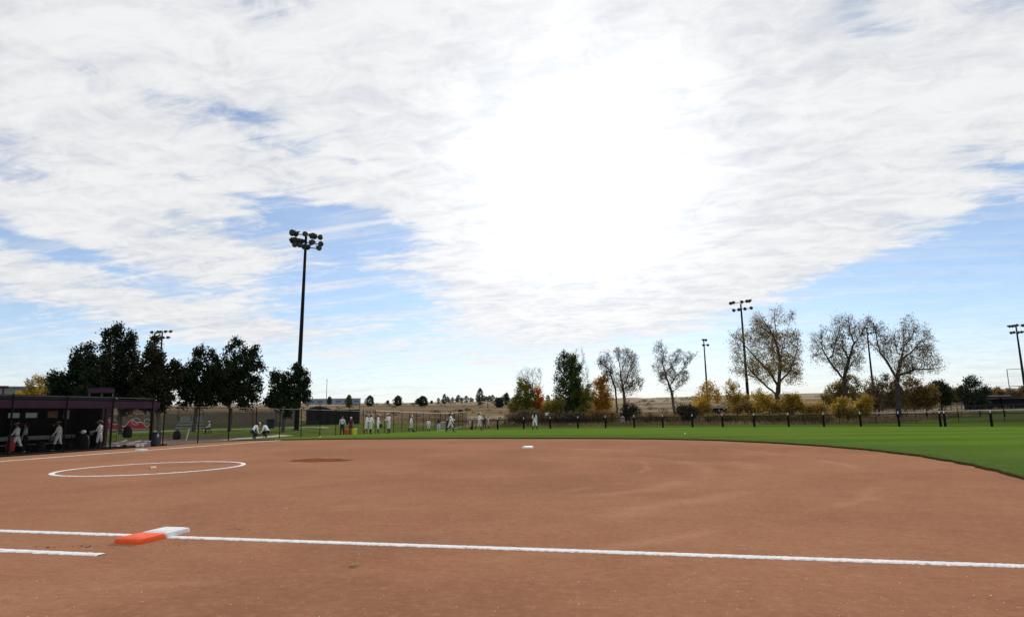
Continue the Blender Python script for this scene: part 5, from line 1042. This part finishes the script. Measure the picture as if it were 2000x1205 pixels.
def person(label, pos, face, H=1.68, hip=((5, 8), (-5, 5)), abd=(4, 4), lean=3, arm=((10, 15), (-5, 15)), aabd=(9, 9), look=0, nod=0, jersey=None, pants=None, sock=None, shoe=None, hat='visor', hat_m=None, hair='tail', long_pants=False, group=None, sleeves=True, twist=0, drop=None, loose=1.0):
    s = H/1.68; J = {}; Ed = []; Rd = {}
    zone_m = [M_SKIN, jersey or M_JERSEY, pants or M_PANTS, sock or M_SOCK, shoe or M_SHOEB, M_BELT, M_EYE, M_LIP]
    def j(n, p, r): J[n] = np.array(p, float); Rd[n] = r
    def e(a, b_, z): Ed.append((a, b_, z))
    j('pelvis', (0, 0, 0), .112); T_ = rotx(-R(lean))@rotz(R(twist))
    tp = lambda x, y, z: T_@np.array([x, y, z])
    j('waist', tp(0, .005, .12), .112*loose); j('chest', tp(0, .0, .30), .128*loose); j('upper', tp(0, -.01, .42), .098); j('neck', tp(0, .005, .505), .050)
    NK = T_@rotz(R(look))@rotx(-R(nod)); hp = J['neck']
    j('jaw', hp+NK@np.array([0, .028, .075]), .064); j('head', hp+NK@np.array([0, .012, .150]), .088); j('crown', hp+NK@np.array([0, .0, .205]), .070)
    e('pelvis', 'waist', 2); e('waist', 'chest', 1); e('chest', 'upper', 1); e('upper', 'neck', 0); e('neck', 'jaw', 0); e('jaw', 'head', 0); e('head', 'crown', 0)
    feet = []
    for k_, sx in enumerate((-1, 1)):
        S = 'LR'[k_]; h, kn = R(hip[k_][0]), R(hip[k_][1]); ab = R(abd[k_])*sx
        Lr = roty(-ab) if False else roty(ab*-1)
        d1 = roty(-ab)@rotx(h)@np.array([0, 0, -1]); d2 = roty(-ab)@rotx(h-kn)@np.array([0, 0, -1])
        j('hip'+S, (sx*.088, 0, -.045), .100*loose); kp = J['hip'+S]+d1*.40; j('thigh'+S, J['hip'+S]+d1*.20, .086*loose); j('knee'+S, kp, .064*loose)
        j('calf'+S, kp+d2*.14, .058 if not long_pants else .066); ap = kp+d2*.385; j('ankle'+S, ap, .036 if not long_pants else .055); fd = roty(-ab)@rotx((h-kn)*.35)@np.array([sx*.12, 1, -.12]); fd /= np.linalg.norm(fd)
        j('ball'+S, ap+fd*.12+np.array([0, 0, -.045]), .036); j('toe'+S, ap+fd*.185+np.array([0, 0, -.052]), .026); j('heel'+S, ap-fd*.03+np.array([0, 0, -.042]), .034)
        e('pelvis', 'hip'+S, 2); e('hip'+S, 'thigh'+S, 2); e('thigh'+S, 'knee'+S, 2); e('knee'+S, 'calf'+S, 2 if long_pants else 3.5); e('calf'+S, 'ankle'+S, 2 if long_pants else 3); e('ankle'+S, 'ball'+S, 4); e('ball'+S, 'toe'+S, 4); e('ankle'+S, 'heel'+S, 4)
        feet.append(min(J['toe'+S][2]-.026, J['heel'+S][2]-.034))
    hands = []
    for k_, sx in enumerate((-1, 1)):
        S = 'LR'[k_]; f_, eb = R(arm[k_][0]), R(arm[k_][1]); ab = R(aabd[k_])*sx
        d1 = T_@(roty(-ab)@rotx(f_)@np.array([0, 0, -1])); d2 = T_@(roty(-ab*.5)@rotx(f_+eb)@np.array([0, 0, -1]))
        sp = tp(sx*.165, -.008, .425); j('sh'+S, sp, .066*loose); j('uarm'+S, sp+d1*.14, .056*loose); ep = sp+d1*.275; j('elb'+S, ep, .045*loose if sleeves else .040); j('fore'+S, ep+d2*.10, .042*loose if sleeves else .038); wp = ep+d2*.235; j('wri'+S, wp, .027); j('palm'+S, wp+d2*.055, .030)
        e('upper', 'sh'+S, 1); e('sh'+S, 'uarm'+S, 1); e('uarm'+S, 'elb'+S, 1 if sleeves else 0); e('elb'+S, 'fore'+S, 1 if sleeves else 0); e('fore'+S, 'wri'+S, 1 if sleeves else 0); e('wri'+S, 'palm'+S, 0); hands.append((wp, d2, sx))
    low = min(feet) if drop is None else drop
    names = list(J); idx = {n: i for i, n in enumerate(names)}
    me = bpy.data.meshes.new('person'); me.from_pydata([tuple(J[n]) for n in names], [(idx[a], idx[b_]) for a, b_, _ in Ed], [])
    tmp = bpy.data.objects.new('tmp', me); col.objects.link(tmp)
    md = tmp.modifiers.new('skin', 'SKIN'); md.use_smooth_shade = True; md.branch_smoothing = .3
    sv = me.skin_vertices[0].data
    for i, n in enumerate(names): sv[i].radius = (Rd[n], Rd[n]*(.82 if n in ('waist', 'chest', 'upper', 'pelvis') else 1)); sv[i].use_root = (n == 'pelvis')
    sb = tmp.modifiers.new('sub', 'SUBSURF'); sb.levels = 1; sb.render_levels = 1
    dg = bpy.context.evaluated_depsgraph_get(); ev = tmp.evaluated_get(dg); m2 = bpy.data.meshes.new_from_object(ev)
    bpy.data.objects.remove(tmp)
    V = np.empty(len(m2.vertices)*3); m2.vertices.foreach_get('co', V); V = V.reshape(-1, 3); F = [tuple(p.vertices) for p in m2.polygons]
    cen = np.array([V[list(f)].mean(0) for f in F]); best = np.full(len(F), 1e9); zn = np.zeros(len(F), int)
    for a, b_, z in Ed:
        A, Bq = J[a], J[b_]; ab_ = Bq-A; t = np.clip((cen-A)@ab_/(ab_@ab_), 0, 1); d = np.linalg.norm(cen-(A+t[:, None]*ab_), axis=1)/(Rd[a]*(1-t)+Rd[b_]*t)
        if z == 3.5: zz = np.where(t < .5, 2, 3)
        elif a == 'pelvis' and b_ == 'waist': zz = np.where(t < .35, 2, np.where(t < .72, 5, 1))
        elif b_ == 'neck': zz = np.where(t < .45, 1, 0)
        else: zz = np.full(len(F), int(z))
        m_ = d < best; best[m_] = d[m_]; zn[m_] = zz[m_]
    mb = MB(); mb.add(V, F); mb.m = zn.tolist()
    for wp, d2, sx in hands:      # four fingers and a thumb, slightly curled, rooted in the palm
        u = np.cross(d2, [0, 1, .2]); u /= np.linalg.norm(u)+1e-9; v = np.cross(u, d2); 
        for q, (o_, l) in enumerate(((-.024, .062), (-.008, .074), (.008, .070), (.024, .055))):
            p0 = wp+d2*.06+u*o_; p1 = p0+d2*(.03+l*.35)+v*.004; p2 = p1+d2*l*.30+v*l*.22; p3 = p2+d2*l*.10+v*l*.28
            mb.tube([p0, p1, p2, p3], [.0095, .0088, .008, .006], 6, 0)
        p0 = wp+d2*.03-u*sx*.018; mb.tube([p0, p0-u*sx*.028+d2*.02+v*.012, p0-u*sx*.036+d2*.048+v*.022], [.0115, .010, .007], 6, 0)
    hd = J['head']; fl = lambda x, y, z: hd+NK@np.array([x, y, z])
    mb.tube([fl(0, .078, .012), fl(0, .102, -.018), fl(0, .088, -.030)], [.010, .015, .010], 6, 0)
    for sx in (-1, 1):
        mb.ell(fl(sx*.032, .078, .008), (.013, .009, .008), 8, 6, NK); mb.ell(fl(sx*.086, -.004, -.010), (.012, .022, .032), 8, 0, NK)
    mb.ell(fl(0, .082, -.055), (.022, .009, .007), 8, 7, NK)
    root_z = -low*s
    mb.v = [q*s+np.array([0, 0, root_z]) for q in mb.v]
    o = mb.build('person', zone_m, None, pos, True); o.rotation_euler.z = face; tag(o, label, 'person', group)
    fin = lambda m: [setattr(m, 'v', [q*s+np.array([0, 0, root_z]) for q in m.v])]
    if hair:
        h_ = MB(); h_.ell(fl(0, -.020, .020), (.098, .102, .098), 12, 0, NK)
        if hair == 'tail': h_.tube([fl(0, -.10, .045), fl(0, -.145, .02), fl(0, -.150, -.06), fl(0, -.135, -.16), fl(0, -.125, -.20)], [.022, .034, .038, .026, .008], 8)
        if hair == 'long': h_.tube([fl(0, -.06, .03), fl(.0, -.10, -.05), fl(.0, -.125, -.18), fl(0, -.135, -.32), fl(0, -.13, -.40)], [.075, .092, .098, .085, .03], 10)
        fin(h_); h_.build('hair', M_HAIR, o, smooth=True)
    if hat:
        hm = hat_m or M_CAPW; c_ = MB()
        if hat == 'visor': c_.lathe([(.100, .030), (.106, .032), (.106, .066), (.100, .068)], fl(0, -.004, .015), 16, 0, NK)
        else: c_.lathe([(.107, .035), (.108, .06), (.098, .10), (.062, .128), (.012, .136)], fl(0, -.006, .005), 16, 0, NK)
        fin(c_); ho = c_.build('visor' if hat == 'visor' else 'cap', hm, o, smooth=True)
        c_ = MB(); n = 9; V_ = []
        for rr_, dzv, zt in ((.100, 0, 0), (.175, -.012, 0), (.176, -.020, 0), (.100, -.010, 0)):
            for q in range(n): a = R(25+130*q/(n-1)); V_.append(fl(math.cos(a)*rr_*(.98 if rr_ > .15 else 1.0), math.sin(a)*rr_, .047+dzv-.02*(math.cos(a)**2)*(rr_ > .15)))
        c_.add(V_, [(k_*n+q, k_*n+q+1, ((k_+1) % 4)*n+q+1, ((k_+1) % 4)*n+q) for k_ in range(4) for q in range(n-1)]); fin(c_); c_.build('brim', hm, ho)
    def hand_at(k_):
        q = (hands[k_][0]+hands[k_][1]*.10)*s+np.array([0, 0, root_z]); c, s_ = math.cos(face), math.sin(face)
        return Vector((pos[0]+q[0]*c-q[1]*s_, pos[1]+q[0]*s_+q[1]*c, pos[2]+q[2]))
    o_hand[label] = hand_at
    return o
o_hand = {}
def glove(loc, label, m=M_GLOVE, sc=1.0, rz=0):
    t = thing('fielding_glove', label, 'glove', loc, rz)
    mb = MB(); mb.ell((0, 0, -.02), (.085*sc, .055*sc, .10*sc), 12); mb.build('palm_pad', m, t, smooth=True)
    for i, a in enumerate((-38, -14, 10, 32)):
        mb = MB(); q = R(a); mb.tube([(math.sin(q)*.05*sc, 0, -.06*sc), (math.sin(q)*.11*sc, .02, -.13*sc), (math.sin(q)*.14*sc, .05, -.19*sc)], [.03*sc, .028*sc, .02*sc], 8); mb.build('finger_stall', m, t, smooth=True)
    mb = MB(); mb.tube([(.06*sc, .03, 0), (.11*sc, .06, -.06*sc), (.10*sc, .08, -.14*sc)], [.03*sc, .03*sc, .02*sc], 8); mb.build('thumb_stall', m, t, smooth=True)
    return t
TC = math.atan2(CAM[0], 1)      # unused helper kept simple
def face_to(px_dir):             # heading so that the person looks along a picture direction: 'L', 'R', 'A'(way), 'C'(amera)
    base = 0
    return {'A': -YAW, 'L': math.pi/2-YAW, 'R': -math.pi/2-YAW, 'C': math.pi-YAW}[px_dir]
def at(px, py, D): p = ground(px, py, D); return Vector((p.x, p.y, p.z+(.062 if p.y > 30.5 or p.x < -12 else 0)))
def dug(px, D): p = spot(px, 880, D); return Vector((p[0], p[1], dz+.03))
# in the dugout
P1 = 'player walking in a white uniform and visor while swinging a red bag low'
person(P1, dug(31, 44), face_to('L')+.25, 1.72, hip=((24, 8), (-20, 14)), abd=(4, 4), lean=3, arm=((26, 35), (8, 14)), nod=4, shoe=M_SHOE)
rb = o_hand[P1](1); 
t = thing('equipment_bag', 'bright red bag carried low by the walking player nearest the picture edge', 'bag', dug(19, 43.4)+Vector((0, 0, .14)))
mb = MB(); mb.lathe([(.04, 0), (.20, .02), (.25, .12), (.25, .40), (.20, .54), (.06, .60)], n=14); bo = mb.build('bag_body', M_RED, t, smooth=True); bo.scale = (1, .7, 1)
mb = MB(); mb.tube([(-.12, 0, .56), (-.04, 0, .74), (.06, 0, .74), (.13, 0, .56)], .015, 6); mb.build('handle', M_RED, t)
person('player in a grey top standing behind the one carrying the red bag', dug(47, 45.6), face_to('L')+.5, 1.68, hip=((4, 6), (-4, 6)), jersey=M_GREYJ, pants=M_BLKCLOTH, long_pants=True, hat=None, hair='tail')
P2 = 'player in white uniform and visor walking with a tan glove at the hip'
person(P2, dug(112, 45.5), face_to('L')+.2, 1.70, hip=((16, 12), (-12, 10)), lean=2, arm=((18, 22), (-8, 20)), nod=3, shoe=M_SHOE)
glove(o_hand[P2](0), 'tan fielding glove on the hand of the middle walking player', M_GLOVE, 1.35)
P3 = 'player in white uniform bending one knee back beside the maroon posts'
person(P3, dug(192, 46.2), face_to('L')+.1, 1.70, hip=((8, 8), (-8, 42)), lean=2, arm=((18, 62), (-16, 52)), nod=12, shoe=M_SHOE)
glove(o_hand[P3](0), 'tan glove held at the belt by the player by the maroon posts', M_GLOVE, 1.0)
person('player in a pale uniform seated on the dugout bench with arms folded', dug(92, 48.0)+Vector((0, 0, .0)), face_to('L')+1.1, 1.66, hip=((72, 78), (68, 74)), lean=8, arm=((35, 80), (35, 80)), jersey=M_GREYJ, pants=M_GREYP, hat='cap', hat_m=M_CAPW)
person('player in a dark jacket leaning in the shade behind the tan glove', dug(102, 47.6), face_to('L')+.8, 1.66, hip=((6, 8), (0, 6)), jersey=M_BLKCLOTH, pants=M_NAVY, long_pants=True, hat='cap', hat_m=M_BLKCLOTH)
# crouching pair
person('person in a white top crouching with back bent, facing the other crouching one', at(491, 861, 47.0), face_to('R')+.9, 1.68, hip=((88, 120), (60, 128)), abd=(14, 14), lean=42, arm=((40, 22), (48, 22)), nod=15, pants=M_BLKCLOTH, long_pants=True, hat='cap', hat_m=M_CAPW, hair='tail', drop=None)
person('person in a white top and black trousers squatting nearest the open fence bays', at(524, 860, 47.4), face_to('L')-.1, 1.68, hip=((98, 128), (92, 126)), abd=(10, 10), lean=38, arm=((52, 28), (46, 28)), nod=10, pants=M_BLKCLOTH, long_pants=True, hat=None, hair='tail', shoe=M_SHOE)
person('small seated figure in grey on the park grass by the path', at(409, 842, 72)-Vector((0, 0, .0)), face_to('L')+.7, 1.55, hip=((86, 88), (82, 84)), lean=4, arm=((30, 40), (30, 40)), jersey=M_GREYP, pants=M_BLKCLOTH, long_pants=True, hat='cap', hat_m=M_GREYP, hair=None)
p = at(409, 842, 72); t = thing('stool', 'low dark stool under the seated grey figure', 'stool', p, face_to('L')+.7)
mb = MB(); mb.lathe([(.19, .36), (.20, .38), (.19, .41)], (0, -.03, -.05), 12); mb.build('seat', M_BLACK, t)
for a in (.8, 2.4, 3.9, 5.5): mb = MB(); mb.bar((math.cos(a)*.2, math.sin(a)*.2-.03, 0), (math.cos(a)*.12, math.sin(a)*.12-.03, .32), .016, n=6); mb.build('leg', M_BLACK, t)
# coach pair
person('person seen from behind in a light grey jacket and black trousers', at(668, 852, 61.5), face_to('A'), 1.78, hip=((3, 3), (-3, 3)), abd=(5, 5), arm=((4, 18), (4, 18)), aabd=(14, 14), jersey=M_GREYP, pants=M_BLKCLOTH, long_pants=True, shoe=M_SHOE, hat='cap', hat_m=M_BLKCLOTH, hair=None, loose=1.12, sleeves=True)
person('person in an all dark maroon outfit and white cap beside the yellow bucket', at(685, 850, 63.5), face_to('A')+.2, 1.68, hip=((3, 3), (-3, 3)), jersey=M_MAROON, pants=M_MAROON, long_pants=True, hat='cap', hat_m=M_CAPW, hair=None, sleeves=False)
def bucket(px, py, D, m, label):
    t = thing('ball_bucket', label, 'bucket', at(px, py, D)); mb = MB(); mb.lathe([(.13, 0), (.15, .02), (.18, .40), (.19, .40), (.19, .43), (.165, .43), (.13, .05)], n=16); mb.build('body', m, t)
    mb = MB(); a = np.linspace(0, math.pi, 9); mb.tube([(math.cos(q)*.19, 0, .38+math.sin(q)*.10) for q in a], .008, 5); mb.build('handle', M_RAIL, t)
    mb = MB(); mb.lathe([(.185, .43), (.185, .46), (.17, .47), (.02, .475)], n=16); mb.build('lid', m, t); t.scale = (1.3, 1.3, 1.3)
bucket(677, 848, 63, mat('bucket_orange', (.50, .11, .03), .5), 'orange ball bucket between the grey jacket and the maroon outfit')
bucket(692, 850, 62.5, mat('bucket_yellow', (.62, .62, .06), .5), 'fluorescent yellow ball bucket right of the maroon outfit')
# warm-up line
WU = 'players in white warming up along the foul fence'
person('player in white jersey bent slightly behind the nearer of an overlapping pair', at(715, 850, 58.5), face_to('R')+.5, 1.70, hip=((14, 12), (-12, 8)), lean=8, arm=((30, 70), (24, 60)), group=WU, pants=M_GREYP)
person('nearer player of the overlapping pair, dark ponytail and pale grey trousers', at(724, 851, 57.5), face_to('A')-.5, 1.68, hip=((8, 10), (-8, 6)), arm=((35, 80), (10, 30)), group=WU, pants=M_GREYP)
GP = 'player holding a black glove low, number on the back, feet together'
person(GP, at(738, 848, 58.5), face_to('R')+.35, 1.66, hip=((4, 5), (0, 4)), abd=(1, 1), arm=((-6, 30), (16, 12)), group=WU)
gp_ = [o for o in bpy.data.objects if o.get('label') == GP][0]
mb = MB()
for a_, b_ in (((-.045, 1.33), (.045, 1.33)), ((.045, 1.33), (-.01, 1.10))): mb.bar((a_[0], -.158, a_[1]), (b_[0], -.150, b_[1]), .016, n=5)
mb.build('jersey_number', M_NAVY, gp_)
glove(o_hand[GP](1), 'black glove dangling from the hand of the fence side player', M_GLOVEB, 1.25)
person('tallest white player with arms folded and wide black socks', at(759, 848, 58), face_to('L')+.9, 1.74, hip=((4, 6), (-4, 6)), abd=(6, 6), arm=((20, 95), (20, 95)), group=WU, pants=M_GREYP, loose=1.06)
person('player walking away with black glove behind, alone by a fence post', at(803, 844, 69), face_to('R')-.1, 1.70, hip=((10, 6), (-16, 16)), arm=((6, 20), (-10, 14)), group=WU, pants=M_GREYP)
person('small far player in white next to the person in a dark jacket', at(837, 841, 86), face_to('A')+.4, 1.66, hip=((3, 4), (-3, 4)), abd=(1, 1), group=WU, pants=M_GREYP)
person('person from behind in a dark jacket with grey trousers', at(857, 841, 86.5), face_to('A'), 1.72, hip=((2, 3), (-2, 3)), abd=(5, 5), aabd=(14, 14), jersey=M_NAVY, pants=M_GREYP, long_pants=True, hat=None, hair='tail', loose=1.12)
person('player striding wide with one arm stretched forward on the grass', at(880, 849, 57), face_to('R')-.1, 1.72, hip=((22, 6), (-26, 10)), lean=4, arm=((22, 10), (52, 18)), group=WU, pants=M_GREYP)
person('far slim player in white just right of the striding one', at(919, 838, 96), face_to('L')+.8, 1.66, hip=((3, 4), (-3, 4)), abd=(1, 1), group=WU, pants=M_GREYP)
person('player in mid stride with raised elbows, one leg lifted behind', at(937, 843.5, 62.5), face_to('R')-.2, 1.76, hip=((10, 4), (-14, 46)), lean=0, arm=((30, 60), (-20, 60)), group=WU, pants=M_GREYP)
person('person in dark maroon standing behind the player in mid stride', at(946, 840, 84), face_to('A')+.3, 1.76, hip=((3, 3), (-3, 3)), jersey=M_MAROON, pants=M_BLKCLOTH, long_pants=True, hat='cap', hat_m=M_MAROON, hair=None, loose=1.1)
person('far player in pale grey white behind the person in dark maroon', at(954, 838, 94), face_to('R'), 1.66, hip=((3, 4), (-3, 4)), group=WU, pants=M_GREYP)
person('outfielder in white with long black hair standing legs apart, back turned', at(1045, 843.5, 61.5), face_to('A')-.2, 1.70, hip=((3, 3), (-3, 3)), abd=(10, 10), lean=-4, arm=((22, 70), (0, 10)), aabd=(22, 6), hat=None, hair='long', group=WU)
person('distant runner in white beyond the low outfield fence', at(1217, 828, 103), face_to('A')+.5, 1.62, hip=((20, 20), (-22, 30)), lean=8, arm=((30, 60), (-30, 40)), hat=None, hair='tail', group=WU)
t = glove(at(808, 845.5, 67)+Vector((0, 0, .1)), 'black glove lying on the grass at the feet of the fence post player', M_GLOVEB, 1.5)

for i, (px, m_, l) in enumerate(((228, M_CAPW, 'white helmet on the ground among the bats'), (243, M_NAVY, 'navy helmet on the ground among the bats'), (268, M_CAPW, 'white helmet near the drinks cooler'), (277, M_GREYP, 'grey helmet right beside the drinks cooler'))):
    p = dug(px, 45.2); t = thing('batting_helmet', l, 'helmet', p+Vector((0, 0, .16)), HZ(px)+i, 'helmets lying at the dugout fence')
    mb = MB(); mb.ell((0, 0, 0), (.12, .14, .12), 12); mb.build('shell', m_, t, smooth=True); mb = MB(); mb.box((0, -.16, -.01), (.17, .09, .015)); mb.build('brim', m_, t)
